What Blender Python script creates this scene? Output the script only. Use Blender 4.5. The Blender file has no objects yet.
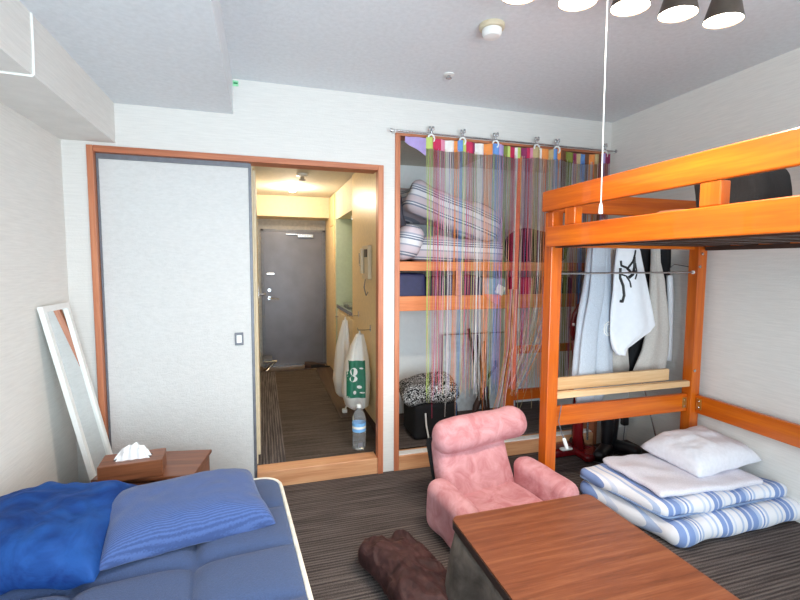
import bpy, bmesh, math, random
from mathutils import Vector, Matrix, noise
from mathutils.bvhtree import BVHTree
random.seed(7)
C = bpy.context.scene.collection
sc = bpy.context.scene
R = math.radians
PI = math.pi

# ------------------------------------------------------------------ camera
cam_d = bpy.data.cameras.new('camera'); cam = bpy.data.objects.new('camera', cam_d); C.objects.link(cam)
yaw, pitch, roll = 0.29608, 0.078796, 0.005049
fw = Vector((math.sin(yaw)*math.cos(pitch), math.cos(yaw)*math.cos(pitch), -math.sin(pitch)))
r0 = Vector((math.cos(yaw), -math.sin(yaw), 0)); u0 = r0.cross(fw)
rt = math.cos(roll)*r0 + math.sin(roll)*u0; up = -math.sin(roll)*r0 + math.cos(roll)*u0
m3 = Matrix((rt, up, -fw)).transposed()
cam.matrix_world = Matrix.Translation((0, 0, 1.3659)) @ m3.to_4x4()
cam_d.sensor_width = 36; cam_d.lens = 36*452.0/800; cam_d.clip_start = .02
sc.camera = cam

# ------------------------------------------------------------------ world and lights
w = bpy.data.worlds.new('sky'); sc.world = w; w.use_nodes = True
bg = w.node_tree.nodes['Background']; bg.inputs[0].default_value = (.93, .96, 1, 1); bg.inputs[1].default_value = 2.0
def area(name, loc, rot, sx, sy, power, col):
    l = bpy.data.lights.new(name, 'AREA'); l.shape = 'RECTANGLE'; l.size = sx; l.size_y = sy; l.energy = power; l.color = col
    o = bpy.data.objects.new(name, l); C.objects.link(o); o.location = loc; o.rotation_euler = rot; return o
area('window_daylight', (.75, -1.34, 1.1), (R(102), 0, 0), 2.5, 1.95, 150, (1, .972, .945))
sc.view_settings.view_transform = 'Standard'; sc.view_settings.look = 'None'
sc.view_settings.gamma = 1; sc.view_settings.use_curve_mapping = False
sc.view_settings.exposure = 0.66
sc.cycles.max_bounces = 10; sc.cycles.diffuse_bounces = 6; sc.cycles.transparent_max_bounces = 12

# ------------------------------------------------------------------ materials
def lin(c):
    return tuple((x/255/12.92 if x/255 <= .04045 else ((x/255+.055)/1.055)**2.4) for x in c) + (1,)
def new_mat(name):
    m = bpy.data.materials.new(name); m.use_nodes = True
    return m, m.node_tree, m.node_tree.nodes['Principled BSDF']
def coords(nt, scale=(1,1,1), rot=(0,0,0), kind='Object'):
    tc = nt.nodes.new('ShaderNodeTexCoord'); mp = nt.nodes.new('ShaderNodeMapping')
    mp.inputs['Scale'].default_value = scale; mp.inputs['Rotation'].default_value = rot
    nt.links.new(tc.outputs[kind], mp.inputs[0]); return mp.outputs[0]
def nz(nt, vec, scale, detail=3, rough=.5, dist=0):
    n = nt.nodes.new('ShaderNodeTexNoise'); n.inputs['Scale'].default_value = scale
    n.inputs['Detail'].default_value = detail; n.inputs['Roughness'].default_value = rough; n.inputs['Distortion'].default_value = dist
    if vec: nt.links.new(vec, n.inputs['Vector'])
    return n.outputs['Fac']
def ramp(nt, fac, stops, mode='LINEAR'):
    r = nt.nodes.new('ShaderNodeValToRGB'); nt.links.new(fac, r.inputs[0]); cr = r.color_ramp; cr.interpolation = mode
    while len(cr.elements) > 1: cr.elements.remove(cr.elements[-1])
    cr.elements[0].position = stops[0][0]; cr.elements[0].color = lin(stops[0][1])
    for p, c in stops[1:]:
        e = cr.elements.new(p); e.color = lin(c)
    return r.outputs[0]
def bump(nt, b, h, strength, dist=.01):
    n = nt.nodes.new('ShaderNodeBump'); n.inputs['Strength'].default_value = strength; n.inputs['Distance'].default_value = dist
    nt.links.new(h, n.inputs['Height']); nt.links.new(n.outputs[0], b.inputs['Normal'])
def plain(name, col, rough=.6, metal=0, var=.06, sc_=30, bmp=0, sheen=0, coat=0):
    m, nt, b = new_mat(name)
    v = coords(nt); f = nz(nt, v, sc_)
    lo = tuple(max(0, x*(1-var)) for x in col); hi = tuple(min(255, x*(1+var)) for x in col)
    nt.links.new(ramp(nt, f, [(.3, lo), (.7, hi)]), b.inputs['Base Color'])
    b.inputs['Roughness'].default_value = rough; b.inputs['Metallic'].default_value = metal
    b.inputs['Sheen Weight'].default_value = sheen; b.inputs['Coat Weight'].default_value = coat
    if bmp: bump(nt, b, f, bmp, .004)
    return m
def wood(name, c1, c2, c3, axis='X', scale=1, rough=.4, coat=0, spec=.5):
    m, nt, b = new_mat(name)
    s = {'X': (1.2, 22, 22), 'Y': (22, 1.2, 22), 'Z': (22, 22, 1.2)}[axis]
    v = coords(nt, tuple(a*scale for a in s)); f = nz(nt, v, 1.0, 5, .6, .6)
    v2 = coords(nt, tuple(a*scale*4 for a in s)); f2 = nz(nt, v2, 1.6, 3, .5)
    mx = nt.nodes.new('ShaderNodeMath'); mx.operation = 'MULTIPLY_ADD'; nt.links.new(f2, mx.inputs[0]); mx.inputs[1].default_value = .35
    nt.links.new(f, mx.inputs[2])
    nt.links.new(ramp(nt, mx.outputs[0], [(.42, c1), (.66, c2), (.9, c3)]), b.inputs['Base Color'])
    b.inputs['Roughness'].default_value = rough; b.inputs['Coat Weight'].default_value = coat
    b.inputs['Specular IOR Level'].default_value = spec
    bump(nt, b, f2, .08, .002)
    return m
def wallpaper(name, col, rough=.85, streak=(6, 6, 90), strength=.35):
    m, nt, b = new_mat(name)
    v = coords(nt, streak, kind='Object'); f = nz(nt, v, 1.5, 4, .6)
    v2 = coords(nt); g = nz(nt, v2, 130, 2)
    lo = tuple(x*.975 for x in col); hi = tuple(min(255, x*1.02) for x in col)
    nt.links.new(ramp(nt, f, [(.3, lo), (.7, hi)]), b.inputs['Base Color'])
    mx = nt.nodes.new('ShaderNodeMath'); mx.operation = 'ADD'; nt.links.new(f, mx.inputs[0]); nt.links.new(g, mx.inputs[1])
    b.inputs['Roughness'].default_value = rough; bump(nt, b, mx.outputs[0], strength, .002); return m
def carpet(name, axis='X', cols=((58, 52, 51), (82, 74, 72), (110, 101, 97))):
    m, nt, b = new_mat(name)
    s = (2.5, 70, 1) if axis == 'X' else (70, 2.5, 1)
    f = nz(nt, coords(nt, s), 1.0, 3, .6); g = nz(nt, coords(nt, (1, 1.6, 1) if axis == 'X' else (1.6, 1, 1)), 170, 2)
    wv = nt.nodes.new('ShaderNodeTexWave'); wv.bands_direction = 'Y' if axis == 'X' else 'X'; wv.inputs['Scale'].default_value = 17; wv.inputs['Distortion'].default_value = .6
    nt.links.new(coords(nt), wv.inputs[0])
    mx = nt.nodes.new('ShaderNodeMath'); mx.operation = 'MULTIPLY_ADD'; nt.links.new(g, mx.inputs[0]); mx.inputs[1].default_value = .7
    nt.links.new(f, mx.inputs[2])
    m2 = nt.nodes.new('ShaderNodeMath'); m2.operation = 'MULTIPLY_ADD'; nt.links.new(wv.outputs['Fac'], m2.inputs[0]); m2.inputs[1].default_value = .28
    nt.links.new(mx.outputs[0], m2.inputs[2])
    nt.links.new(ramp(nt, m2.outputs[0], [(.72, cols[0]), (.98, cols[1]), (1.0, cols[1])]), b.inputs['Base Color'])
    rr = [n for n in nt.nodes if n.type == 'VALTORGB'][0].color_ramp; rr.elements[0].position = .55; rr.elements[1].position = .98; rr.elements[2].position = 1.0
    dv = nt.nodes.new('ShaderNodeMath'); dv.operation = 'MULTIPLY'; dv.inputs[1].default_value = .8; nt.links.new(m2.outputs[0], dv.inputs[0])
    rn = [n for n in nt.nodes if n.type == 'VALTORGB'][0]; nt.links.new(dv.outputs[0], rn.inputs[0])
    rr.elements[0].position = .58; rr.elements[1].position = .78; rr.elements[2].position = .95; rr.elements[2].color = lin(cols[2])
    b.inputs['Roughness'].default_value = .95; b.inputs['Specular IOR Level'].default_value = .15
    bump(nt, b, m2.outputs[0], .8, .005); return m
def velvet(name, col, hi, sc_=7, rough=.7):
    m, nt, b = new_mat(name)
    f = nz(nt, coords(nt), sc_, 4, .65, 1.0)
    nt.links.new(ramp(nt, f, [(.35, col), (.62, hi)]), b.inputs['Base Color'])
    b.inputs['Roughness'].default_value = rough; b.inputs['Sheen Weight'].default_value = .5; b.inputs['Sheen Roughness'].default_value = .35
    b.inputs['Sheen Tint'].default_value = lin(tuple(min(255, x*1.15) for x in hi)); b.inputs['Specular IOR Level'].default_value = .2
    g = nz(nt, coords(nt), 24, 3); bump(nt, b, g, .35, .008); return m
def striped(name, stops, axis=0, freq=1.0, rough=.9, bscale=200, dirv=None):
    m, nt, b = new_mat(name)
    v = coords(nt); sp = nt.nodes.new('ShaderNodeSeparateXYZ'); nt.links.new(v, sp.inputs[0])
    mu = nt.nodes.new('ShaderNodeMath'); mu.operation = 'MULTIPLY'; nt.links.new(sp.outputs[axis], mu.inputs[0]); mu.inputs[1].default_value = freq
    fr = nt.nodes.new('ShaderNodeMath'); fr.operation = 'FRACT'; nt.links.new(mu.outputs[0], fr.inputs[0])
    nt.links.new(ramp(nt, fr.outputs[0], stops, 'CONSTANT'), b.inputs['Base Color'])
    b.inputs['Roughness'].default_value = rough; b.inputs['Specular IOR Level'].default_value = .15
    bump(nt, b, nz(nt, v, bscale, 2), .3, .002); return m
def emit(name, col, s):
    m, nt, b = new_mat(name); b.inputs['Emission Color'].default_value = lin(col); b.inputs['Emission Strength'].default_value = s
    b.inputs['Base Color'].default_value = lin(col); return m
def glassy(name, col=(235, 245, 250), rough=.03, tint=.85):
    m, nt, b = new_mat(name); out = nt.nodes['Material Output']
    t = nt.nodes.new('ShaderNodeBsdfTransparent'); t.inputs[0].default_value = lin(col)
    g = nt.nodes.new('ShaderNodeBsdfGlossy'); g.inputs['Roughness'].default_value = rough
    mx = nt.nodes.new('ShaderNodeMixShader'); mx.inputs[0].default_value = 1-tint
    nt.links.new(t.outputs[0], mx.inputs[1]); nt.links.new(g.outputs[0], mx.inputs[2]); nt.links.new(mx.outputs[0], out.inputs[0]); return m

M = {}
M['wall'] = wallpaper('wall_paper', (219, 216, 212))
M['wall_side'] = wallpaper('side_wall_paper', (228, 225, 220))
M['ceil'] = wallpaper('ceiling_paper', (226, 230, 234), streak=(30, 30, 30))
M['closetwall'] = plain('closet_paint', (238, 242, 244), .8, var=.01)
M['hallwall'] = plain('hall_wall_paint', (214, 200, 172), .6, var=.03)
M['hallceil'] = plain('hall_ceiling_paint', (205, 200, 188), .8, var=.02)
M['hallbeam'] = plain('hall_beam_paint', (224, 208, 178), .8, var=.02)
M['carpet'] = carpet('carpet_tiles')
M['carpetY'] = carpet('carpet_tiles_lengthwise', 'Y', ((60, 56, 58), (86, 80, 80), (125, 116, 112)))
M['carpetH'] = carpet('hall_carpet_tiles', 'X', ((56, 50, 46), (80, 71, 65), (104, 93, 85)))
M['frame'] = wood('door_frame_wood', (158, 88, 58), (184, 110, 76), (204, 132, 94), 'Z', rough=.45)
M['frameX'] = wood('door_head_wood', (158, 88, 58), (184, 110, 76), (204, 132, 94), 'X', rough=.45)
M['sill'] = wood('sill_wood', (186, 124, 84), (208, 150, 108), (222, 172, 130), 'X', rough=.4)
M['panel'] = wallpaper('sliding_panel_paper', (209, 208, 207), streak=(22, 22, 60), strength=.9)
M['greymetal'] = plain('grey_edge_metal', (112, 114, 122), .45, .3)
M['steel'] = plain('steel', (190, 190, 192), .25, .95, var=.02)
M['brass'] = plain('brass', (205, 180, 110), .3, .9)
M['white'] = plain('white_plastic', (235, 235, 232), .4, var=.01)
M['beige'] = plain('beige_plastic', (214, 200, 172), .45, var=.02)
M['black'] = plain('black_plastic', (22, 22, 26), .4)
M['blackcloth'] = plain('black_cloth', (20, 20, 24), .95, bmp=.5, sc_=60)
M['darkmetal'] = plain('dark_bronze_metal', (96, 84, 76), .4, .6)
M['orange'] = wood('orange_pine', (180, 76, 2), (204, 96, 6), (222, 118, 16), 'Y', .8, .35, .35)
M['orangeX'] = wood('orange_pine_cross', (172, 72, 4), (198, 92, 8), (216, 114, 20), 'X', .8, .35, .35)
M['orangeZ'] = wood('orange_pine_post', (172, 72, 4), (198, 92, 8), (216, 114, 20), 'Z', .8, .35, .35)
M['shelfwood'] = wood('closet_shelf_wood', (190, 100, 50), (212, 124, 70), (226, 146, 92), 'X', 1, .5)
M['palewood'] = wood('pale_pine', (196, 152, 104), (216, 176, 130), (232, 198, 156), 'X', .8, .5)
M['walnutX'] = wood('walnut', (92, 52, 32), (128, 76, 48), (156, 98, 66), 'X', .7, .35)
M['tablewood'] = wood('table_top_wood', (92, 48, 28), (116, 64, 40), (136, 82, 54), 'X', 1.6, .38, .05)
M['tabledark'] = plain('dark_table_edge', (46, 32, 28), .5)
M['slate'] = plain('slate_blue_fabric', (60, 78, 116), .95, var=.05, sc_=220, bmp=.5, sheen=.15)
M['piping'] = plain('cream_piping', (232, 226, 212), .8)
M['bluevelvet'] = velvet('royal_blue_velvet', (12, 44, 104), (30, 74, 140), 6)
M['pink'] = velvet('pink_velvet', (184, 122, 126), (206, 154, 158), 9)
M['fluff'] = velvet('dark_brown_fleece', (44, 26, 26), (74, 48, 46), 10, .6)
M['greyfleece'] = velvet('grey_brown_fleece', (54, 48, 44), (100, 91, 84), 4)
M['cotton'] = plain('white_cotton', (226, 226, 234), .95, var=.02, bmp=.3, sc_=50)
M['towel'] = plain('white_towelling', (222, 220, 230), .98, var=.03, bmp=.6, sc_=150)
M['greysweat'] = plain('light_grey_sweat_cloth', (188, 196, 208), .95, var=.05, sc_=180, bmp=.2)
M['tee'] = plain('white_tee_cloth', (236, 238, 244), .9, var=.01)
M['beigecloth'] = plain('grey_beige_cloth', (196, 190, 184), .95, var=.04, sc_=120)
M['bluegrey'] = plain('blue_grey_cloth', (128, 140, 160), .95, var=.04)
M['tissue'] = plain('tissue_paper', (245, 245, 247), .9, var=.01)
M['bagplastic'] = glassy('white_bag_plastic')
m, nt, b = new_mat('thin_white_plastic'); b.inputs['Base Color'].default_value = lin((246, 244, 240)); b.inputs['Roughness'].default_value = .35
bump(nt, b, nz(nt, coords(nt), 35, 4, .6, 1), .6, .01); b.inputs['Transmission Weight'].default_value = .15; M['bagplastic'] = m
M['green'] = plain('bag_print_green', (18, 112, 84), .5)
M['doorgrey'] = plain('grey_painted_steel', (112, 112, 122), .38, .2, var=.04, sc_=6)
M['doorframe'] = plain('entrance_frame_paint', (176, 172, 166), .5)
M['greenwall'] = plain('kitchen_panel', (188, 200, 176), .35, var=.02)
M['cream'] = plain('cream_cabinet', (228, 204, 156), .35, var=.03)
M['tile'] = plain('entrance_tile', (112, 92, 72), .5)
M['doormat'] = wood('hall_wood_strip', (60, 46, 38), (80, 62, 50), (100, 80, 66), 'Y', 1, .5)
M['pane'] = glassy('window_glass')
M['alu'] = plain('aluminium', (150, 150, 152), .35, .8, var=.02)
M['red'] = plain('dark_red_gloss', (104, 10, 18), .25, coat=.4)
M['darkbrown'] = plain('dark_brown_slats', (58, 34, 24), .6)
M['navy'] = plain('navy_bag_cloth', (40, 42, 82), .6, bmp=.3)
M['glow'] = emit('lamp_face', (255, 240, 215), 30)
M['glowwarm'] = emit('hall_lamp_face', (255, 224, 160), 60)
M['nichelight'] = emit('kitchen_tube', (235, 250, 255), 4)
m, nt, b = new_mat('mirror_glass'); b.inputs['Base Color'].default_value = (.86, .9, .9, 1); b.inputs['Metallic'].default_value = 1; b.inputs['Roughness'].default_value = .02; M['mirror'] = m
m, nt, b = new_mat('clear_pet'); b.inputs['Base Color'].default_value = (.93, .97, 1, 1); b.inputs['Roughness'].default_value = .04; b.inputs['Transmission Weight'].default_value = .9; b.inputs['IOR'].default_value = 1.2; M['pet'] = m
M['labelblue'] = plain('bottle_label_blue', (120, 176, 226), .4)
# patterned scarf
m, nt, b = new_mat('black_white_print'); f = nz(nt, coords(nt), 30, 2, .5, 2.5)
nt.links.new(ramp(nt, f, [(.0, (18, 18, 20)), (.5, (225, 225, 225)), (.57, (24, 24, 26))], 'CONSTANT'), b.inputs['Base Color']); b.inputs['Roughness'].default_value = .9; M['print'] = m
W_ = (226, 226, 232); B1 = (128, 150, 198); B2 = (172, 188, 218); B3 = (200, 208, 226)
M['futonstripe'] = striped('blue_white_ticking', [(0, W_), (.07, B2), (.10, W_), (.16, B1), (.22, B3), (.25, B1), (.33, B2), (.38, W_), (.41, B1), (.43, W_), (.46, B2), (.49, W_), (.62, B3), (.65, W_), (.70, B2), (.73, W_), (.78, B1), (.84, B3), (.86, B1), (.92, W_), (.95, B3), (.98, W_)], 0, 2.3)
G1 = (120, 128, 148); G2 = (160, 164, 180); P1 = (208, 196, 204)
M['quiltstripe'] = striped('grey_violet_stripes', [(0, W_), (.12, G1), (.17, W_), (.20, G1), (.25, W_), (.28, G2), (.34, P1), (.55, G1), (.6, W_), (.64, G1), (.68, P1), (.8, P1), (.9, G2), (.95, W_)], 2, 5.2)
M['cushionrib'] = None
m, nt, b = new_mat('ribbed_blue_fabric')
wv = nt.nodes.new('ShaderNodeTexWave'); wv.bands_direction = 'Y'; wv.inputs['Scale'].default_value = 48; wv.inputs['Distortion'].default_value = 2.2; wv.inputs['Detail'].default_value = 2; wv.inputs['Detail Scale'].default_value = 3
nt.links.new(coords(nt), wv.inputs[0]); nt.links.new(ramp(nt, wv.outputs['Fac'], [(.1, (50, 72, 122)), (.9, (68, 92, 146))]), b.inputs['Base Color'])
b.inputs['Roughness'].default_value = .85; b.inputs['Sheen Weight'].default_value = .2; bump(nt, b, wv.outputs['Fac'], .35, .002); M['cushionrib'] = m

# ------------------------------------------------------------------ mesh helpers
class MB:
    def __init__(s): s.bm = bmesh.new(); s.mi = 0
    def _fin(s, faces):
        for f in faces: f.material_index = s.mi
    def box(s, x0, x1, y0, y1, z0, z1, bev=0, seg=2):
        g = bmesh.ops.create_cube(s.bm, size=1); vs = g['verts']
        for v in vs: v.co = Vector(((x0+x1)/2+v.co.x*(x1-x0), (y0+y1)/2+v.co.y*(y1-y0), (z0+z1)/2+v.co.z*(z1-z0)))
        fs = list({f for v in vs for f in v.link_faces}); s._fin(fs)
        if bev:
            es = list({e for v in vs for e in v.link_edges})
            r = bmesh.ops.bevel(s.bm, geom=es, offset=bev, segments=seg, affect='EDGES', profile=.5)
            s._fin(r['faces'])
        return s
    def grid(s, rows, closed_u=False, cap=False, flip=False):
        vr = [[s.bm.verts.new(p) for p in r] for r in rows]; n = len(rows[0]); fs = []
        for i in range(len(vr)-1):
            for j in range(n if closed_u else n-1):
                q = [vr[i][j], vr[i][(j+1) % n], vr[i+1][(j+1) % n], vr[i+1][j]]
                if flip: q.reverse()
                try: fs.append(s.bm.faces.new(q))
                except ValueError: pass
        if cap:
            for r in (vr[0], vr[-1]):
                try: fs.append(s.bm.faces.new(r))
                except ValueError: pass
        s._fin(fs); return s
    def lathe(s, prof, c=(0, 0, 0), n=24, axis='Z', cap=True, squash=(1, 1)):
        rows = []
        for r, h in prof:
            row = []
            for k in range(n):
                a = 2*PI*k/n; x, y = r*math.cos(a)*squash[0], r*math.sin(a)*squash[1]
                p = (x, y, h) if axis == 'Z' else ((h, x, y) if axis == 'X' else (x, h, y))
                row.append(Vector(p)+Vector(c))
            rows.append(row)
        return s.grid(rows, True, cap)
    def tube(s, pts, r, n=8, cap=True):
        pts = [Vector(p) for p in pts]; rows = []; pn = None
        for i, p in enumerate(pts):
            t = (pts[min(i+1, len(pts)-1)]-pts[max(i-1, 0)]).normalized()
            if pn is None:
                pn = t.orthogonal().normalized()
            pn = (pn - t*pn.dot(t)).normalized(); bn = t.cross(pn)
            rr = r[i] if isinstance(r, (list, tuple)) else r
            rows.append([p + (pn*math.cos(2*PI*k/n)+bn*math.sin(2*PI*k/n))*rr for k in range(n)])
        return s.grid(rows, True, cap)
    def prism(s, poly, a0, a1, axis='Y'):
        def P(u, v, a): return {'Y': (u, a, v), 'X': (a, u, v), 'Z': (u, v, a)}[axis]
        v0 = [s.bm.verts.new(P(u, v, a0)) for u, v in poly]; v1 = [s.bm.verts.new(P(u, v, a1)) for u, v in poly]; n = len(poly); fs = []
        for i in range(n): fs.append(s.bm.faces.new([v0[i], v0[(i+1) % n], v1[(i+1) % n], v1[i]]))
        fs.append(s.bm.faces.new(v0)); fs.append(s.bm.faces.new(v1)); s._fin(fs); return s
    def soft(s, c, size, r, n=14, fn=None, pinch=0):
        """rounded padded block; fn(point, normal)->offset vector"""
        hx, hy, hz = [a/2 for a in size]; c = Vector(c); r = min(r, hx, hy, hz)
        g = bmesh.new(); bmesh.ops.create_cube(g, size=2); bmesh.ops.subdivide_edges(g, edges=g.edges[:], cuts=n, use_grid_fill=True)
        mp = {}
        for v in g.verts:
            p = Vector((v.co.x*hx, v.co.y*hy, v.co.z*hz))
            q = Vector([max(-h+r, min(h-r, a)) for a, h in zip(p, (hx, hy, hz))])
            d = p-q; nn = d.normalized() if d.length > 1e-9 else Vector((0, 0, 1))
            if d.length > 1e-9:
                if r < min(hx, hy, hz)-1e-9 or d.length > 0: p = q+nn*r
            if fn: p = p+fn(p, nn)
            mp[v] = s.bm.verts.new(c+p)
        s._fin([s.bm.faces.new([mp[v] for v in f.verts]) for f in g.faces]); g.free(); return s
    def pillow(s, w, d, h, n=26, wr=.006, seed=0, corner=.06, edge=.006, c=(0, 0, 0), low=.45):
        for sg in (1, -1):
            rows = []
            for i in range(n+1):
                row = []
                for j in range(n+1):
                    u, v = i/n*2-1, j/n*2-1
                    k = (max(0, 1-u**4)*max(0, 1-v**4))**.55
                    x = u*w/2*(1-corner*(1-v*v)*abs(u)**3); y = v*d/2*(1-corner*(1-u*u)*abs(v)**3)
                    z = sg*(edge*(0 if max(abs(u), abs(v)) > .999 else 1)+h/2*k*(2-low if sg > 0 else low))
                    q = noise.noise(Vector((x*9+seed, y*9, sg*3)))+.5*noise.noise(Vector((x*22+seed, y*22, sg)))
                    z += wr*q*k**.3
                    row.append(Vector(c)+Vector((x, y, z)))
                rows.append(row)
            s.grid(rows, flip=(sg > 0))
        bmesh.ops.remove_doubles(s.bm, verts=s.bm.verts[:], dist=.0006)
        return s
    def loft(s, rows, n=36, folds=0, fa=.0, seed=0, cap=True):
        """rows: (cx, cy, z, half_width, half_depth)"""
        out = []
        for (cx, cy, z, hw, hd) in rows:
            row = []
            for k in range(n):
                a = 2*PI*k/n; ca, sa = math.cos(a), math.sin(a)
                e = .75; x = abs(ca)**e*math.copysign(1, ca)*hw; y = abs(sa)**e*math.copysign(1, sa)*hd
                f = fa*math.sin(folds*x/max(hw, .01)*1.5+seed+z*2.0)*(1-abs(ca)**3) + fa*.6*noise.noise(Vector((x*12+seed, z*5, sa)))
                row.append(Vector((cx+x, cy+y+f, z)))
            out.append(row)
        return s.grid(out, True, cap)
    def bvh(s): s.bm.normal_update(); return BVHTree.FromBMesh(s.bm)
def fix(bm): bmesh.ops.recalc_face_normals(bm, faces=bm.faces[:])
def build(name, mb, mat, parent=None, world=True, smooth=False, label=None, sub=0, mats=None):
    bm = mb.bm; fix(bm)
    if parent is not None and world:
        inv = parent_world(parent).inverted(); bmesh.ops.transform(bm, matrix=inv, verts=bm.verts[:])
    me = bpy.data.meshes.new(name); bm.to_mesh(me); bm.free()
    for mm in (mats or [mat]): me.materials.append(M[mm] if isinstance(mm, str) else mm)
    if smooth:
        me.polygons.foreach_set('use_smooth', [True]*len(me.polygons))
        if smooth != 'all': me.set_sharp_from_angle(angle=R(38))
    o = bpy.data.objects.new(name, me); C.objects.link(o)
    if parent is not None: o.parent = parent
    if label: o['label'] = label
    if sub:
        md = o.modifiers.new('sub', 'SUBSURF'); md.levels = sub; md.render_levels = sub
    return o
def parent_world(o):
    m = Matrix.LocRotScale(o.location, o.rotation_euler, o.scale)
    return (parent_world(o.parent) @ m) if o.parent else m
def tag(o, label, cat, group=None, kind=None):
    o['label'] = label; o['category'] = cat
    if group: o['group'] = group
    if kind: o['kind'] = kind
    return o
def thing(name, label, cat, loc, rz=0, group=None):
    o = bpy.data.objects.new(name, None); C.objects.link(o); o.location = loc; o.rotation_euler = (0, 0, rz); o.empty_display_size = .05
    return tag(o, label, cat, group)
def struct(name, mb, mat, **k):
    o = build(name, mb, mat, **k)
    if o.parent is None: o['kind'] = 'structure'
    return o
def dup(root, loc, rz, label, group):
    r = root.copy(); C.objects.link(r); r.location = loc; r.rotation_euler = (0, 0, rz); r['label'] = label
    if group: r['group'] = group
    for ch in list(root.children):
        c = ch.copy(); C.objects.link(c); c.parent = r
        for g in ch.children: d = g.copy(); C.objects.link(d); d.parent = c
    return r

# ------------------------------------------------------------------ room shell
YB = 2.787; XL = -.978; XR = 2.72; YN = -1.05; HC = 2.4; ZF = .105
struct('floor', MB().box(XL-.1, XR+.1, YN-.1, YB+.06, -.1, 0), 'carpet')
struct('wall_left', MB().box(XL-.1, XL, YN-.1, YB+.12, 0, 2.5), 'wall_side')
struct('wall_right', MB().box(XR, XR+.1, YN-.1, YB+.12, 0, 2.5), 'wall_side')
wb = MB()
wb.box(XL, -.86, YB, YB+.12, 0, 2.5); wb.box(-.86, .735, YB, YB+.12, 1.978, 2.5)
wb.box(.735, .815, YB, YB+.04, 0, 2.5); wb.box(.815, 2.42, YB, YB+.12, 2.185, 2.5); wb.box(2.42, XR, YB, YB+.12, 0, 2.5)
struct('wall_back', wb, 'wall')
nw = MB(); wx0, wx1, wz0, wz1 = -.5, 2.0, .12, 2.1
nw.box(XL, wx0, YN-.12, YN, 0, 2.5); nw.box(wx1, XR, YN-.12, YN, 0, 2.5); nw.box(wx0, wx1, YN-.12, YN, 0, wz0); nw.box(wx0, wx1, YN-.12, YN, wz1, 2.5)
struct('wall_near', nw, 'wall_side')
struct('ceiling', MB().box(XL-.1, XR+.1, YN-.1, YB+.12, HC, HC+.1), 'ceil')
struct('trim_1', MB().box(XL, -.14, YN, YB, 2.205, HC), 'ceil')
struct('trim_2', MB().box(XL, -.73, YN, YB, 1.998, 2.205), 'wall_side')
struct('trim_3', MB().box(2.457, XR, YN, YB, 1.97, HC), 'wall_side')
# balcony window behind the viewpoint
wf = MB()
for a, b_ in ((wx0, wx0+.05), (.725, .775), (wx1-.05, wx1)): wf.box(a, b_, YN-.09, YN-.04, wz0, wz1)
for a, b_ in ((wz0, wz0+.05), (wz1-.05, wz1)): wf.box(wx0, wx1, YN-.09, YN-.04, a, b_)
wfo = struct('window_1', wf, 'alu'); pn = MB(); pn.box(wx0+.04, wx1-.04, YN-.068, YN-.062, wz0+.04, wz1-.04); build('pane', pn, 'pane', wfo)
# left sliding door and its frame
fr = MB(); fr.box(-.862, -.832, YB-.02, YB+.1, 0, 1.978, .003); fr.box(.70, .735, YB-.02, YB+.045, 0, 1.978, .003)
d1 = struct('door_1', fr, 'frame')
h_ = MB(); h_.box(-.83, .70, YB-.02, YB+.1, 1.945, 1.978, .003); build('door_head', h_, 'frameX', d1)
p = MB(); p.box(-.822, -.064, YB+.02, YB+.05, .02, 1.918, .003); build('sliding_panel', p, 'panel', d1)
p = MB(); p.box(-.829, -.819, YB+.015, YB+.055, .02, 1.944); p.box(-.066, -.05, YB+.015, YB+.055, .02, 1.944, .002); p.box(-.819, -.066, YB+.015, YB+.055, 1.918, 1.944)
build('panel_edge', p, 'greymetal', d1, label='grey metal edge of the sliding panel')
p = MB(); p.box(-.160, -.112, YB+.010, YB+.021, .885, .96, .003); pl = build('finger_pull', p, 'greymetal', d1)
p = MB(); p.box(-.150, -.122, YB+.007, YB+.0105, .9, .945, .002); build('pull_cup', p, 'white', pl)
p = MB(); p.box(-.05, .70, YB-.012, YB+.1, 0, ZF, .004); build('sill', p, 'sill', d1)
p = MB(); p.box(-.83, .70, YB+.055, YB+.1, 0, .02); build('floor_track', p, 'greymetal', d1)
# closet opening frame
fr = MB(); fr.box(.812, .845, YB-.012, YB+.1, 0, 2.17, .003); fr.box(2.39, 2.423, YB-.012, YB+.1, 0, 2.17, .003)
d2 = struct('trim_4', fr, 'frame')
p = MB(); p.box(.812, 2.423, YB-.012, YB+.1, 2.17, 2.187, .002); build('frame_head', p, 'frameX', d2)
p = MB(); p.box(.845, 2.39, YB-.012, YB+.1, 0, .095, .003); build('frame_sill', p, 'sill', d2)
p = MB(); p.box(.845, 2.39, YB+.005, YB+.06, .095, .104, .002); build('sill_rail', p, 'white', d2, label='white rail along the closet sill')
# closet interior
ci = MB(); ci.box(.846, 2.50, 3.58, 3.66, 0, 2.3); struct('wall_closet_back', ci, 'closetwall')
ci = MB(); ci.box(2.45, 2.52, YB+.12, 3.58, 0, 2.3); struct('wall_closet_right', ci, 'closetwall')
ci = MB(); ci.box(.846, 2.52, YB+.12, 3.66, 2.19, 2.3); struct('ceiling_closet', ci, 'ceil')
ci = MB(); ci.box(.845, 2.45, YB+.1, 3.58, 0, ZF); struct('floor_closet', ci, 'carpet')
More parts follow.
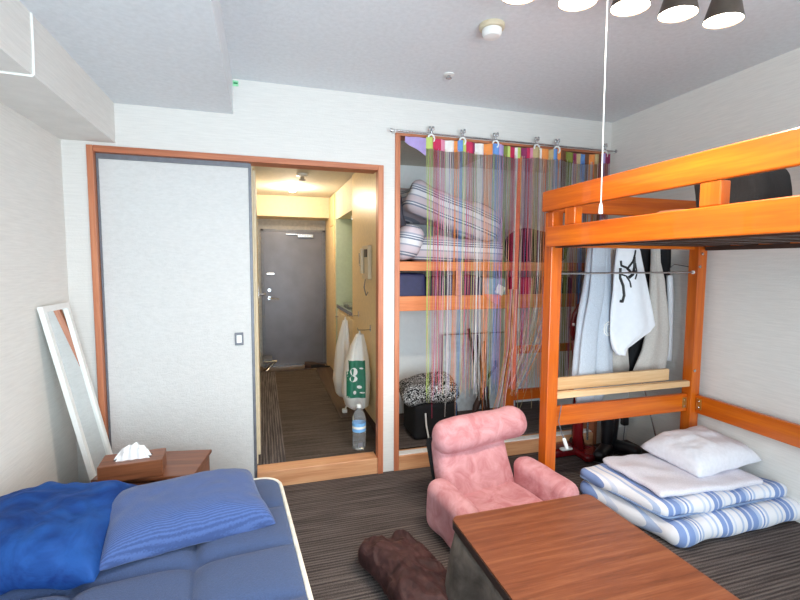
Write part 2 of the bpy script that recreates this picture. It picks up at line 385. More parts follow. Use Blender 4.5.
# hall
HW = .80
struct('floor_hall', MB().box(-.3, 1.5, YB+.1, 5.45, 0, ZF-.003), 'carpetH')
c = MB(); c.box(-.06, .125, YB+.105, 5.44, ZF-.003, ZF); struct('floor_hall_strip', c, 'carpetY')
c = MB(); c.box(.60, HW, 3.6, 5.44, ZF-.003, ZF+.004); struct('floor_hall_boards', c, 'doormat')
struct('floor_entrance', MB().box(-.3, 1.5, 5.45, 6.1, -.02, .045), 'tile')
c = MB(); c.box(-.045, HW, 5.42, 5.46, .045, ZF+.004); struct('trim_5', c, 'doormat')
struct('wall_hall_left', MB().box(-.15, -.045, YB+.12, 6.1, 0, 2.3), 'hallwall')
c = MB(); c.box(HW, .845, YB+.046, 4.14, 0, 2.3); struct('wall_hall_right', c, 'cream')
struct('wall_hall_end', MB().box(-.3, 1.6, 6.0, 6.1, 0, 2.3), 'doorframe')
struct('ceiling_hall', MB().box(-.3, 1.6, YB+.12, 6.1, 2.17, 2.3), 'hallceil')
struct('trim_6', MB().box(-.045, HW, 5.6, 6.0, 1.926, 2.169), 'hallbeam')
c = MB(); c.box(HW-.008, HW, YB+.05, 4.14, ZF, ZF+.06, .002); struct('baseboard_hall_right', c, 'darkbrown')
# kitchen niche wall
c = MB(); c.box(1.42, 1.5, 4.1, 5.2, 0, 2.3); c.box(HW+.045, 1.5, 4.08, 4.14, 0, 2.3); c.box(HW+.0, 1.5, 5.09, 5.14, 0, 2.3)
struct('wall_kitchen', c, 'greenwall')
# far entrance door
fr = MB(); fr.box(-.01, .02, 5.965, 6.0, .045, 1.80); fr.box(.765, .795, 5.965, 6.0, .045, 1.80); fr.box(-.01, .795, 5.965, 6.0, 1.775, 1.80)
d3 = struct('door_2', fr, 'greymetal')
p = MB(); p.box(.02, .765, 5.975, 5.999, .06, 1.775, .003); build('door_leaf', p, 'doorgrey', d3)
p = MB(); p.lathe([(.022, 0), (.022, -.008)], (.085, 5.975, .93), 16, 'Y'); p.tube([(.085, 5.967, .93), (.085, 5.925, .93), (.1, 5.915, .93), (.2, 5.915, .92)], .009); build('door_handle', p, 'steel', d3, smooth=True)
p = MB(); p.lathe([(.02, 0), (.02, -.012)], (.085, 5.975, 1.03), 16, 'Y'); build('thumb_lock', p, 'steel', d3)
p = MB(); p.box(.055, .15, 5.955, 5.975, 1.225, 1.25, .003); build('guard_latch', p, 'steel', d3)
p = MB(); p.box(.44, .64, 5.925, 5.975, 1.70, 1.745, .004); p.box(.30, .50, 5.93, 5.945, 1.735, 1.745); build('door_closer', p, 'steel', d3)
p = MB(); p.box(-.01, .795, 5.9, 6.0, .045, .06); build('threshold', p, 'steel', d3)
# door on the hall's left wall
fr = MB(); fr.box(-.045, -.03, 3.05, 3.85, ZF, 1.95); d4 = struct('door_3', fr, 'hallwall')
p = MB(); p.tube([(-.03, 3.62, 1.13), (.01, 3.62, 1.13), (.02, 3.66, 1.13), (.02, 3.74, 1.13)], .008); p.box(-.03, -.025, 3.6, 3.64, 1.06, 1.2, .002); build('door_handle', p, 'steel', d4, smooth=True)

# far right cupboard in the hall, past the kitchen
t = thing('shoe_cupboard', 'tall cream cupboard in the hall corner right of the grey entrance door', 'cupboard', (HW+.1, 5.55, .045))
p = MB(); p.box(HW, 1.3, 5.145, 5.59, .045, 2.165); p.box(HW, 1.3, 5.59, 5.95, .045, 1.92); build('body', p, 'cream', t)
p = MB(); p.box(HW-.012, HW-.001, 5.15, 5.54, .06, 1.80, .002); build('door', p, 'cream', t)
p = MB(); p.box(HW-.012, HW-.001, 5.15, 5.54, 1.81, 2.15, .002); build('upper_door', p, 'cream', t)
t = thing('upper_cabinet', 'pale cream cabinet hung above the kitchen niche', 'cabinet', (HW+.17, 4.6, 1.86))
p = MB(); p.box(HW+.014, 1.2, 4.145, 5.085, 1.87, 2.165, .002); build('body', p, 'cream', t)
p = MB(); p.box(HW+.001, HW+.013, 4.15, 4.6, 1.86, 2.16, .002); build('door', p, 'hallwall', t)
p = MB(); p.box(HW+.001, HW+.013, 4.605, 5.08, 1.86, 2.16, .002); build('door', p, 'hallwall', t)
t = thing('kitchen_lamp', 'small white strip light under the hall kitchen cabinet', 'lamp', (1.0, 4.4, 1.84))
p = MB(); p.box(.9, .99, 4.2, 4.75, 1.84, 1.868, .004); build('housing', p, 'white', t)
p = MB(); p.box(.91, .98, 4.22, 4.73, 1.832, 1.839, .002); build('tube', p, 'nichelight', t)
t = thing('kitchen_unit', 'cream kitchen unit with a steel worktop in the hall niche', 'kitchen unit', (1.1, 4.6, ZF))
p = MB(); p.box(HW+.02, 1.40, 4.145, 5.085, ZF, .87); build('body', p, 'cream', t)
for a in (4.15, 4.62):
    p = MB(); p.box(HW+.005, HW+.018, a, a+.45, .2, .84, .002); dd = build('door', p, 'hallwall', t)
    p = MB(); p.tube([(HW+.006, a+.36, .78), (HW-.02, a+.36, .78), (HW-.02, a+.42, .78), (HW+.006, a+.42, .78)], .004, 6); build('handle', p, 'steel', dd)
p = MB(); p.box(HW, 1.40, 4.145, 5.085, .872, .90, .004); p.box(HW, HW+.02, 4.145, 5.085, .90, .912, .003); build('worktop', p, 'steel', t)
p = MB(); p.tube([(1.2, 4.5, .90), (1.2, 4.5, 1.1), (1.18, 4.5, 1.14), (1.0, 4.5, 1.14), (.98, 4.5, 1.1)], .011, 8); build('tap', p, 'steel', t, smooth=True)
t = thing('gas_stove', 'black pot support of a small stove on the hall kitchen worktop', 'stove', (1.05, 4.82, .9))
p = MB(); p.box(.86, 1.25, 4.68, 5.0, .902, .94, .01); build('body', p, 'steel', t)
p = MB()
for k in range(4):
    a = k*PI/2+.4; p.box(1.03-.004, 1.03+.004, 4.84-.004, 4.84+.004, .941, .96); p.tube([(1.03+.03*math.cos(a), 4.84+.03*math.sin(a), .955), (1.03+.1*math.cos(a), 4.84+.1*math.sin(a), .955), (1.03+.1*math.cos(a), 4.84+.1*math.sin(a), .941)], .005, 6)
build('pot_support', p, 'black', t)
t = thing('intercom', 'beige wall intercom handset beside the hanging bags in the hall', 'intercom', (HW, 3.5, 1.37))
p = MB(); p.box(HW-.03, HW-.001, 3.36, 3.58, 1.25, 1.51, .005); build('base', p, 'beige', t)
p = MB(); p.box(HW-.055, HW-.031, 3.5, 3.56, 1.29, 1.49, .01); build('handset', p, 'beige', t)
p = MB(); p.box(HW-.036, HW-.0301, 3.39, 3.47, 1.42, 1.48, .001); build('speaker_grille', p, 'black', t)
p = MB(); p.tube([(HW-.02, 3.5, 1.25), (HW-.03, 3.5, 1.18), (HW-.02, 3.47, 1.12), (HW-.012, 3.44, 1.15)], .004, 6); build('cord', p, 'greymetal', t, smooth=True)
t = thing('wall_switch', 'small dark wall switch above the kitchen side of the intercom', 'switch', (HW, 3.75, 1.4))
p = MB(); p.box(HW-.012, HW-.001, 3.69, 3.79, 1.35, 1.46, .003); build('plate', p, 'steel', t)
p = MB(); p.box(HW-.017, HW-.0125, 3.72, 3.76, 1.37, 1.44, .002); build('rocker', p, 'black', t)
# hall ceiling lamp and detector
t = thing('hall_ceiling_lamp', 'small round glowing lamp on the hall ceiling', 'lamp', (.32, 4.95, 2.17))
p = MB(); p.lathe([(.055, 2.169), (.055, 2.155), (.04, 2.15)], (.32, 4.95, 0), 24); build('ring', p, 'white', t, smooth=True)
p = MB(); p.lathe([(.036, 2.149), (.034, 2.128), (.02, 2.118), (.003, 2.116)], (.32, 4.95, 0), 20); build('bulb', p, 'glowwarm', t, smooth=True)
L = bpy.data.lights.new('hall_bulb', 'POINT'); L.energy = 12; L.color = (1, .84, .64); L.shadow_soft_size = .04
lo = bpy.data.objects.new('hall_bulb', L); C.objects.link(lo); lo.location = (.32, 4.95, 2.06)
t = thing('hall_smoke_detector', 'small silvery detector on the hall ceiling in front of the lamp', 'smoke detector', (.36, 4.2, 2.17))
p = MB(); p.lathe([(.05, 2.169), (.05, 2.15), (.035, 2.145)], (.36, 4.2, 0), 24); build('base', p, 'white', t, smooth=True)
p = MB(); p.lathe([(.018, 2.144), (.018, 2.12), (.03, 2.118), (.03, 2.11)], (.36, 4.2, 0), 16); build('sensor', p, 'steel', t, smooth=True)
# shoes and umbrella at entrance
def shoe(name, label, x, y, z, rz, mat, cat, group=None, l=.26):
    t = thing(name, label, cat, (x, y, z), rz, group)
    p = MB(); p.soft((0, 0, .008), (.085, l, .016), .008, 6); build('sole', p, 'black', t, False, 'all')
    p = MB(); rows = []
    for k in range(12):
        v = k/11; yy = -l/2*.96+l*.96*v; hw = .040*(.75+.35*math.sin(PI*min(1, v*1.1+.1)))*(1 if .02 < v < .98 else .6); hh = (.07 if v > .6 else .07-.035*(1-v/.6)**.8)
        rows.append([Vector((hw*math.cos(a), yy, .016+hh*max(0, math.sin(a)))) for a in [PI*q/10 for q in range(11)]])
    p.grid(rows, False); build('upper', p, mat, t, False, 'all'); return t
shoe('shoe', 'dark shoe lying on the entrance tiles by the cupboard', .62, 5.72, .045, R(80), 'darkbrown', 'shoe')
shoe('shoe', 'dark shoe nearest the right wall at the entrance step', .68, 5.56, .045, R(95), 'blackcloth', 'shoe')
t = thing('folding_stand', 'light grey folded stand on the floor left of the entrance', 'stand', (.06, 5.6, .045))
p = MB(); p.tube([(.0, 5.75, .05), (.14, 5.55, .2), (.0, 5.52, .21)], .012, 6); p.tube([(.0, 5.5, .06), (.14, 5.62, .18), (.02, 5.78, .22)], .012, 6); build('rails', p, 'steel', t)
p = MB(); p.box(-.01, .1, 5.52, 5.74, .215, .235, .005); build('top', p, 'greymetal', t)

# ------------------------------------------------------------------ bags on the hall wall, bottle
def bag(label, cx, cy, ztop, zbot, hw, hd, mat='bagplastic', print_=False, seed=1):
    t = thing('plastic_bag', label, 'bag', (cx, cy, zbot), 0, None)
    H = ztop-zbot; p = MB()
    rows = [(cx, cy, zbot+.0, hw*.45, hd*.4), (cx, cy, zbot+.03, hw*.85, hd*.8), (cx-.01, cy, zbot+H*.2, hw, hd), (cx, cy, zbot+H*.4, hw*.98, hd*.9), (cx+.005, cy, zbot+H*.6, hw*.85, hd*.65), (cx+.015, cy, zbot+H*.78, hw*.6, hd*.4), (cx+.025, cy, zbot+H*.93, hw*.28, hd*.2)]
    rr = []
    for i in range(len(rows)-1):
        for k in range(4): rr.append(tuple(rows[i][q]+(rows[i+1][q]-rows[i][q])*k/4 for q in range(5)))
    rr.append(rows[-1]); p.loft(rr, 40, 4, .012, seed); bv = p.bvh(); body = build('bag_body', p, mat, t, smooth='all')
    for s_ in (-1, 1):
        p = MB(); zt = zbot+H*.82; pts = []
        for k in range(9):
            v = k/8; pts.append((cx+.025+s_*hw*.3*(1-v), cy+s_*.01, zt-.02+(ztop-zt)*v))
        rws = [[Vector((a-.018*(1-k/12), b2, c2)), Vector((a, b2-.006, c2)), Vector((a+.018*(1-k/12), b2, c2)), Vector((a, b2+.006, c2))] for k, (a, b2, c2) in enumerate(pts)]
        p.grid(rws, True, True); build('strap', p, mat, t, smooth='all')
    return t, bv, body
t, bv, body = bag('white plastic bag with a green printed panel hanging on the hall wall', .688, 3.40, .87, .25, .105, .15, seed=2)
def onsurf(bv, x, z, off=.002, y0=0):
    h = bv.ray_cast(Vector((x, y0, z)), Vector((0, 1, 0)))
    if h[0]: return Vector((x, h[0].y-off, z))
    h = bv.find_nearest(Vector((x, max(y0, 2.3), z))); return h[0]+Vector((0, -off, 0))
p = MB(); rows = []
for i in range(15):
    z = .37+.27*i/14; rows.append([onsurf(bv, .60+.135*j/10-.012*(1-i/14), z, .004, 3.0) for j in range(11)])
p.grid(rows); gp = build('printed_panel', p, 'green', t, smooth='all')
for (cx, cz, rx, rz) in ((.645, .56, .028, .03), (.64, .51, .03, .022), (.68, .45, .018, .012), (.645, .41, .012, .014), (.70, .585, .014, .006), (.70, .41, .02, .006)):
    p = MB(); vs = [onsurf(bv, cx+rx*math.cos(2*PI*k/12), cz+rz*math.sin(2*PI*k/12), .007, 3.0) for k in range(12)]; f = p.bm.faces.new([p.bm.verts.new(v) for v in vs]); build('white_mark', p, 'white', t)
t, bv, body = bag('white plastic carrier bag, the farther of the two hanging in the hall', .655, 3.85, .93, .22, .07, .13, seed=5)
for (y, z) in ((3.40, .865), (3.85, .925)):
    t = thing('wall_hook', 'small steel hook on the hall wall carrying the '+('bag with the green panel' if y < 3.6 else 'farther plain bag'), 'hook', (HW, y, z))
    p = MB(); p.box(HW-.005, HW-.001, y-.012, y+.012, z-.02, z+.03, .001); build('plate', p, 'steel', t)
    p = MB(); p.tube([(HW-.004, y, z-.005), (HW-.05, y, z-.008), (HW-.1, y, z-.006), (HW-.105, y, z+.012)], .004, 6); build('hook_arm', p, 'steel', t)
t = thing('charging_cord', 'white cord with a plug hanging beneath the farther plastic bag', 'cord', (.66, 3.75, .11))
p = MB(); p.tube([(.72, 3.78, .45), (.71, 3.76, .3), (.69, 3.75, .2), (.66, 3.74, .14), (.645, 3.73, .125)], .006, 6); build('cable', p, 'white', t, smooth=True)
p = MB(); p.box(.63, .67, 3.71, 3.75, .106, .14, .006); build('plug', p, 'white', t)
t = thing('water_bottle', 'clear two litre water bottle with pale blue label on the door sill side', 'bottle', (.615, 2.96, ZF))
p = MB(); prof = [(.034, 0), (.043, .006), (.046, .02), (.046, .05), (.043, .055), (.046, .06), (.046, .085), (.043, .09), (.046, .095), (.046, .12), (.044, .125), (.044, .19), (.046, .2), (.046, .215), (.04, .24), (.028, .265), (.016, .28), (.0145, .29)]
p.lathe(prof, (.615, 2.96, ZF), 28); build('body', p, 'pet', t, smooth='all')
p = MB(); p.lathe([(.0465, .128), (.0465, .188)], (.615, 2.96, ZF), 28, cap=False); lb = build('label_wrap', p, 'labelblue', t, smooth='all')
p = MB(); p.lathe([(.0468, .150), (.0468, .166)], (.615, 2.96, ZF), 28, cap=False); build('label_band', p, 'white', lb, smooth='all')
p = MB(); p.lathe([(.016, .288), (.0165, .291), (.0165, .308), (.014, .311)], (.615, 2.96, ZF), 20); build('cap', p, 'white', t, smooth=True)
p = MB(); p.soft((.615, 2.912, ZF+.045), (.03, .002, .03), .001, 2); build('lower_print', p, 'greymetal', t)

# ------------------------------------------------------------------ ceiling fittings
t = thing('smoke_detector', 'round cream smoke detector on the ceiling near the spotlights', 'smoke detector', (.971, 1.84, HC))
p = MB(); p.lathe([(.055, -.001), (.055, -.014), (.05, -.02)], (.971, 1.84, HC), 32); build('base', p, 'beige', t, smooth=True)
p = MB(); p.lathe([(.043, -.021), (.043, -.038), (.034, -.05), (.015, -.054), (.002, -.055)], (.971, 1.84, HC), 32); build('sensor_dome', p, 'white', t, smooth=True)
t = thing('sprinkler_head', 'tiny metal sprinkler rosette on the ceiling before the closet', 'sprinkler', (.993, 2.363, HC))
p = MB(); p.lathe([(.03, -.001), (.028, -.006), (.012, -.008)], (.993, 2.363, HC), 20); build('rosette', p, 'white', t, smooth=True)
p = MB(); p.lathe([(.009, -.008), (.009, -.02), (.016, -.021), (.016, -.024)], (.993, 2.363, HC), 12); build('nozzle', p, 'steel', t, smooth=True)
t = thing('green_sticker', 'tiny green sticker at the ceiling step above the sliding door', 'sticker', (-.12, YB-.001, 2.375))
p = MB(); p.box(-.138, -.108, YB-.0025, YB-.0005, 2.36, 2.39); build('paper', p, plain('pale_green_paper', (150, 215, 170), .7), t)
p = MB(); p.box(-.134, -.112, YB-.0035, YB-.0026, 2.372, 2.38); build('arrow', p, plain('sticker_green', (20, 130, 70), .6), t)
t = thing('wall_cable', 'thin white cable running across the left ceiling beam', 'cable', (-.727, 1.88, 2.0))
p = MB(); p.tube([(-.727, 1.886, 2.203), (-.726, 1.882, 2.1), (-.726, 1.877, 1.998), (-.73, 1.877, 1.994), (-.976, 1.86, 1.994)], .004, 6); build('cable', p, 'white', t, smooth=True)
# spotlight bar
t = thing('ceiling_spotlight', 'dark bar of ceiling spotlights with glowing heads and a pull cord', 'ceiling light', (1.1, 1.12, HC))
p = MB(); p.lathe([(.07, -.001), (.07, -.02), (.06, -.03)], (1.1, 1.1, HC), 32); p.tube([(1.1, 1.1, HC-.03), (1.1, 1.1, HC-.08)], .012, 10); build('ceiling_rose', p, 'darkmetal', t, smooth=True)
p = MB(); p.tube([(.72, 1.14, 2.315), (1.58, 1.05, 2.315)], .013, 10); build('bar', p, 'darkmetal', t, smooth=True)
spots = [(.77, 1.285), (.965, 1.265), (1.145, 1.24), (1.325, 1.225), (1.505, 1.21)]
for i, (x, y) in enumerate(spots):
    jc = Vector((x, 1.135-(x-.72)*.105, 2.315)); tip = Vector((x+.005, y+.0, 2.205)); d = (tip-jc).normalized()
    d = Vector((-.02, .06, -1)).normalized(); base = Vector((x, y, 2.19))-d*.125
    rot = d.to_track_quat('Z', 'Y').to_matrix().to_4x4(); T = Matrix.Translation(base) @ rot
    p = MB(); p.lathe([(.012, -.02), (.024, -.01), (.03, .0), (.036, .03), (.060, .125), (.058, .125), (.034, .035), (.004, .03)], (0, 0, 0), 28); bmesh.ops.transform(p.bm, matrix=T, verts=p.bm.verts[:])
    h = build('spot_head', p, 'darkmetal', t, smooth=True)
    p = MB(); p.lathe([(.056, .114), (.046, .121), (.02, .128), (.001, .13)], (0, 0, 0), 24); bmesh.ops.transform(p.bm, matrix=T, verts=p.bm.verts[:]); build('bulb_face', p, 'glow', h, smooth='all')
    p = MB(); p.tube([base-d*.018, (base+jc)/2, jc], .008, 8); build('stem', p, 'darkmetal', h, smooth=True)
    L = bpy.data.lights.new('spot_bulb', 'SPOT'); L.energy = 16; L.color = (1, .88, .74); L.spot_size = R(165); L.spot_blend = .8; L.shadow_soft_size = .045
    lo = bpy.data.objects.new('spot_bulb', L); C.objects.link(lo); lo.matrix_world = Matrix.Translation(base+d*.14) @ (-d).to_track_quat('Z', 'Y').to_matrix().to_4x4()
p = MB(); p.tube([(1.022, 1.2, 2.39), (1.024, 1.2, 2.0), (1.028, 1.2, 1.56)], .0018, 6); pc = build('pull_cord', p, 'white', t, label='white pull cord', smooth=True)
p = MB(); p.lathe([(.003, .03), (.0055, .02), (.007, 0), (.006, -.004)], (1.028, 1.2, 1.532), 12); build('cord_toggle', p, 'white', pc, smooth=True)

# ------------------------------------------------------------------ left side: mirror, side table, tissue box, sofa bed
t = thing('leaning_mirror', 'narrow white framed mirror leaning in the back left corner', 'mirror', (-.75, 2.58, 0))
A = Vector((-.968, 2.40, 1.165)); B = Vector((-.96, 2.665, 1.162)); C0 = Vector((-.765, 2.49, 0.004)); D0 = Vector((-.745, 2.775, 0.004))
ex = (B-A).normalized(); ez = (C0-A).normalized(); wl = (B-A).length; hl = (C0-A).length; en = ex.cross(ez).normalized()
if en.x < 0: en = -en
def mp_(u0, u1, v0, v1, n0, n1, mb):
    cs = [A+ex*u+ez*v+en*n for n in (n0, n1) for u in (u0, u1) for v in (v0, v1)]
    vs = [mb.bm.verts.new(c_) for c_ in cs]
    for q in ((0, 1, 3, 2), (4, 6, 7, 5), (0, 4, 5, 1), (2, 3, 7, 6), (0, 2, 6, 4), (1, 5, 7, 3)): mb.bm.faces.new([vs[k] for k in q])
p = MB(); fwid = .028
mp_(0, fwid, 0, hl, 0, .022, p); mp_(wl-fwid, wl, 0, hl, 0, .022, p); mp_(fwid, wl-fwid, 0, fwid, 0, .022, p); mp_(fwid, wl-fwid, hl-fwid, hl, 0, .022, p); build('mirror_frame', p, 'white', t)
p = MB(); mp_(fwid, wl-fwid, fwid, hl-fwid, .004, .012, p); build('mirror_glass', p, 'mirror', t)
rz = R(-10)
t = thing('side_table', 'low walnut side table between the blue sofa bed and the sliding door', 'side table', (-.50, 2.33, 0), rz)
p = MB(); p.box(-.215, .215, -.145, .145, .398, .415, .003); build('table_top', p, 'walnutX', t, False)
p = MB(); p.box(-.205, .205, -.125, .138, .03, .397, .003); build('body', p, 'walnutX', t, False)
p = MB(); p.box(-.195, .195, -.138, -.126, .22, .385, .002); dr = build('drawer', p, 'walnutX', t, False)
p = MB(); p.lathe([(.006, 0), (.012, -.01), (.012, -.018)], (0, -.138, .3), 16, 'Y'); build('knob', p, 'steel', dr, False, True)
p = MB(); p.box(-.195, .195, -.138, -.126, .05, .21, .002); dr = build('drawer', p, 'walnutX', t, False)
for sx in (-1, 1):
    for sy in (-1, 1):
        p = MB(); p.box(sx*.18-.015, sx*.18+.015, sy*.105-.015, sy*.105+.015, 0, .03); build('foot', p, 'black', t, False)
t = thing('tissue_box', 'walnut tissue box cover on the low side table', 'tissue box', (-.572, 2.245, .4155), R(4))
p = MB(); p.box(-.125, .125, -.07, .07, .0, .075, .002); build('cover', p, 'walnutX', t, False)
p = MB(); p.box(-.075, .075, -.02, .02, .0751, .0765, .0005); build('slot', p, 'black', t, False)
p = MB(); rows = []
for i in range(25):
    v = i/24; r_ = []
    for j in range(11):
        u = j/10; x = -.075+.15*v; hh = .058*math.sin(PI*(.10+.8*v))**.7*(1+.06*math.sin(v*13))*(1 if 1 else 0)
        r_.append(Vector((x*(1-.25*u), .007*math.sin(v*24)*(.4+u)+.028*(u-.2), .077+hh*u*(1.15-.25*u))))
    rows.append(r_)
p.grid(rows); rows2 = [[Vector((q.x*.9+.003, q.y*.8-.035*q.z/.13-.004, q.z*.93+.004)) for q in r_] for r_ in rows]; p.grid(rows2); build('tissue', p, 'tissue', t, False, 'all')

# sofa bed mattress
t = thing('sofa_bed', 'slate blue tufted sofa bed mattress with cream piping', 'sofa bed', (-.43, 1.0, 0), R(4.4))
TW = 1.0; X1 = .57; X0 = X1-TW; Y1 = 1.07; Y0 = -1.2
seamx = [X1-.33, X1-.66, X1-.99]; seamy = [Y1-.27-.27*k for k in range(0, 9)]
def tuft(x, y):
    h = 0
    for s_ in seamx: h += math.exp(-abs(x-s_)/.022)
    for s_ in seamy: h += math.exp(-abs(y-s_)/.022)
    return min(h, 1.15)
N1, N2 = 130, 250; ZT = .385
p = MB(); rows = []
for i in range(N2+1):
    y = Y0+(Y1-Y0)*i/N2; r_ = []
    for j in range(N1+1):
        x = X0+(X1-X0)*j/N1; e = min(x-X0, X1-x, y-Y0, Y1-y); rr = .05
        # rounded plan corners
        cxn, cyn = x, y
        dx = max(0, x-(X1-.09)); dy = max(0, y-(Y1-.09)); dl = math.hypot(dx, dy)
        mx_ = max(dx, dy)
        if dl > 1e-6: cxn = x-dx+dx/dl*mx_; cyn = y-dy+dy/dl*mx_
        z = ZT+.018*(1-math.exp(-e/.06))-.030*tuft(x, y)*(1-math.exp(-e/.05))-.012*math.exp(-e/.012)+.004*noise.noise(Vector((x*7, y*7, 0)))
        r_.append(Vector((cxn, cyn, z)))
    rows.append(r_)
p.grid(rows)
per = [rows[0][j] for j in range(N1+1)]+[rows[i][N1] for i in range(1, N2+1)]+[rows[N2][j] for j in range(N1-1, -1, -1)]+[rows[i][0] for i in range(N2-1, 0, -1)]
side = []
for zz, inset in ((None, 0), (ZT-.04, -.004), (ZT-.09, -.004), (ZT-.14, 0), (ZT-.15, .01)):
    side.append([Vector((q.x, q.y, q.z if zz is None else zz)) for q in per])
p.grid(side, True); p.bm.faces.new([p.bm.verts.new(q) for q in side[-1]])
bmesh.ops.remove_doubles(p.bm, verts=p.bm.verts[:], dist=.0005)
build('mattress', p, 'slate', t, False, 'all')
p = MB(); pp = [Vector((q.x*1.0, q.y, ZT-.008)) for q in per[::4]]; p.tube(pp+[pp[0]], .0085, 8, False); build('piping', p, 'piping', t, False, 'all')
p = MB(); p.box(X0+.02, X1-.03, Y0+.02, Y1-.03, .06, ZT-.152, .02); build('base', p, 'slate', t, False)
for sx in (X0+.08, X1-.1):
    for sy in (Y0+.1, Y1-.12):
        p = MB(); p.lathe([(.02, 0), (.028, .06)], (sx, sy, 0), 16); build('leg', p, 'black', t, False, True)
# pillows
o = build('pillow', MB().pillow(.50, .52, .15, 34, .026, 3), 'bluevelvet', None, smooth='all'); o.location = (-.72, 1.755, ZT+.046); o.rotation_euler = (R(2), R(1), R(-4)); o.modifiers.new('s', 'SUBSURF').levels = 1
tag(o, 'royal blue velvet pillow, the larger one by the left wall', 'pillow')
o = build('pillow', MB().pillow(.57, .37, .12, 28, .010, 9, low=.35), 'cushionrib', None, smooth='all'); o.location = (-.28, 1.775, ZT+.045); o.rotation_euler = (R(6), R(2), R(15)); o.modifiers.new('s', 'SUBSURF').levels = 1
tag(o, 'ribbed slate blue oblong cushion beside the velvet pillow on the sofa bed', 'cushion')

# ------------------------------------------------------------------ kotatsu
TX0, TX1, TY0, TY1, TZ = .695, 1.355, .55, 1.585, .37
t = thing('kotatsu_table', 'low brown wood topped heated table in the foreground', 'table', ((TX0+TX1)/2, (TY0+TY1)/2, 0))
def rrect(x0, x1, y0, y1, r, n=6):
    out = []
    for cx, cy, a0 in ((x1-r, y1-r, 0), (x0+r, y1-r, 90), (x0+r, y0+r, 180), (x1-r, y0+r, 270)):
        for k in range(n+1):
            a = R(a0+90*k/n); out.append((cx+r*math.cos(a), cy+r*math.sin(a)))
    return out
p = MB(); p.prism(rrect(TX0+.003, TX1-.003, TY0+.003, TY1-.003, .03), TZ-.006, TZ, 'Z'); build('table_top', p, 'tablewood', t)
p = MB(); p.prism(rrect(TX0, TX1, TY0, TY1, .033), TZ-.034, TZ-.0062, 'Z'); build('edge_band', p, 'tabledark', t, label='dark edge band')
p = MB(); p.box(TX0+.06, TX1-.06, TY0+.06, TY1-.06, .27, .33); build('heater_frame', p, 'tabledark', t)
for x in (TX0+.08, TX1-.08):
    for y in (TY0+.08, TY1-.08):
        p = MB(); p.box(x-.02, x+.02, y-.02, y+.02, 0, .27, .003); build('leg', p, 'tabledark', t)
# quilt between top and frame
p = MB(); rings = []
def ring(off, z, r, wob, amp):
    out = []; pts = rrect(TX0-off, TX1+off, TY0-off, TY1+off, r, 8); dense = []
    for i in range(len(pts)):
        a = Vector((*pts[i], 0)); b2 = Vector((*pts[(i+1) % len(pts)], 0)); k = max(1, int((b2-a).length/.02))
        for q in range(k): dense.append(a.lerp(b2, q/k))
    return dense
base = ring(0, 0, .06, 0, 0)
cc = Vector(((TX0+TX1)/2, (TY0+TY1)/2, 0))
def skirt(s_, z):
    out = []
    for i, q in enumerate(base):
        d = Vector((1 if q.x > TX1-.07 else (-1 if q.x < TX0+.07 else 0), 1 if q.y > TY1-.07 else (-1 if q.y < TY0+.07 else 0), 0))
        if d.length: d.normalize()
        wv_ = noise.noise(Vector((q.x*7, q.y*7, z*2+4)))*.06+math.sin((q.x+q.y)*21)*.02
        off = s_*(.05+wv_*.9)+(-.02 if s_ < .05 else 0)
        if q.y > TY1-.05: off *= .45
        out.append(q+d*off+Vector((0, 0, z)))
    return out
for s_, z in ((-.6, .332), (-.1, .334), (.12, .325), (.35, .29), (.6, .22), (.85, .14), (1.1, .07), (1.35, .025), (1.3, .004)): rings.append(skirt(s_, z))
p.grid(rings, True)
o = build('kotatsu_quilt', p, 'greyfleece', smooth='all'); o.modifiers.new('s', 'SUBSURF').levels = 1
tag(o, 'grey brown fleece quilt draped beneath the wooden table top', 'quilt')
# dark fleece heap
p = MB()
def heapfn(q, n):
    a = noise.noise(Vector((q.x*6, q.y*6, 1)))*.03+abs(noise.noise(Vector((q.x*15+noise.noise(q*8)*1.5, q.y*11, 5))))*-.045+abs(noise.noise(Vector((q.x*34, q.y*28, 2))))*-.018+.012
    return Vector((noise.noise(Vector((q.y*6, 3, 0)))*.04, noise.noise(Vector((q.x*7, 8, 0)))*.03, a if q.z > 0 else 0))
p.soft((0, 0, .065), (.27, .62, .13), .065, 34, heapfn)
o = build('fleece_blanket', p, 'fluff', smooth='all'); o.location = (.585, 1.66, 0); o.rotation_euler = (0, 0, R(12)); o.modifiers.new('s', 'SUBSURF').levels = 1
tag(o, 'dark brown fluffy blanket crumpled on the carpet left of the low table', 'blanket')
p = MB()
p.soft((0, 0, .035), (.12, .5, .07), .035, 20, lambda q, n: Vector((noise.noise(Vector((q.y*6, 3, 0)))*.02, 0, noise.noise(Vector((q.x*8, q.y*8, 2)))*.015 if q.z > 0 else 0)))
o = build('fleece_throw', p, 'fluff', smooth='all'); o.location = (1.53, 1.15, 0); o.rotation_euler = (0, 0, R(-4)); tag(o, 'edge of a dark brown fleece throw lying on the carpet right of the table', 'blanket')

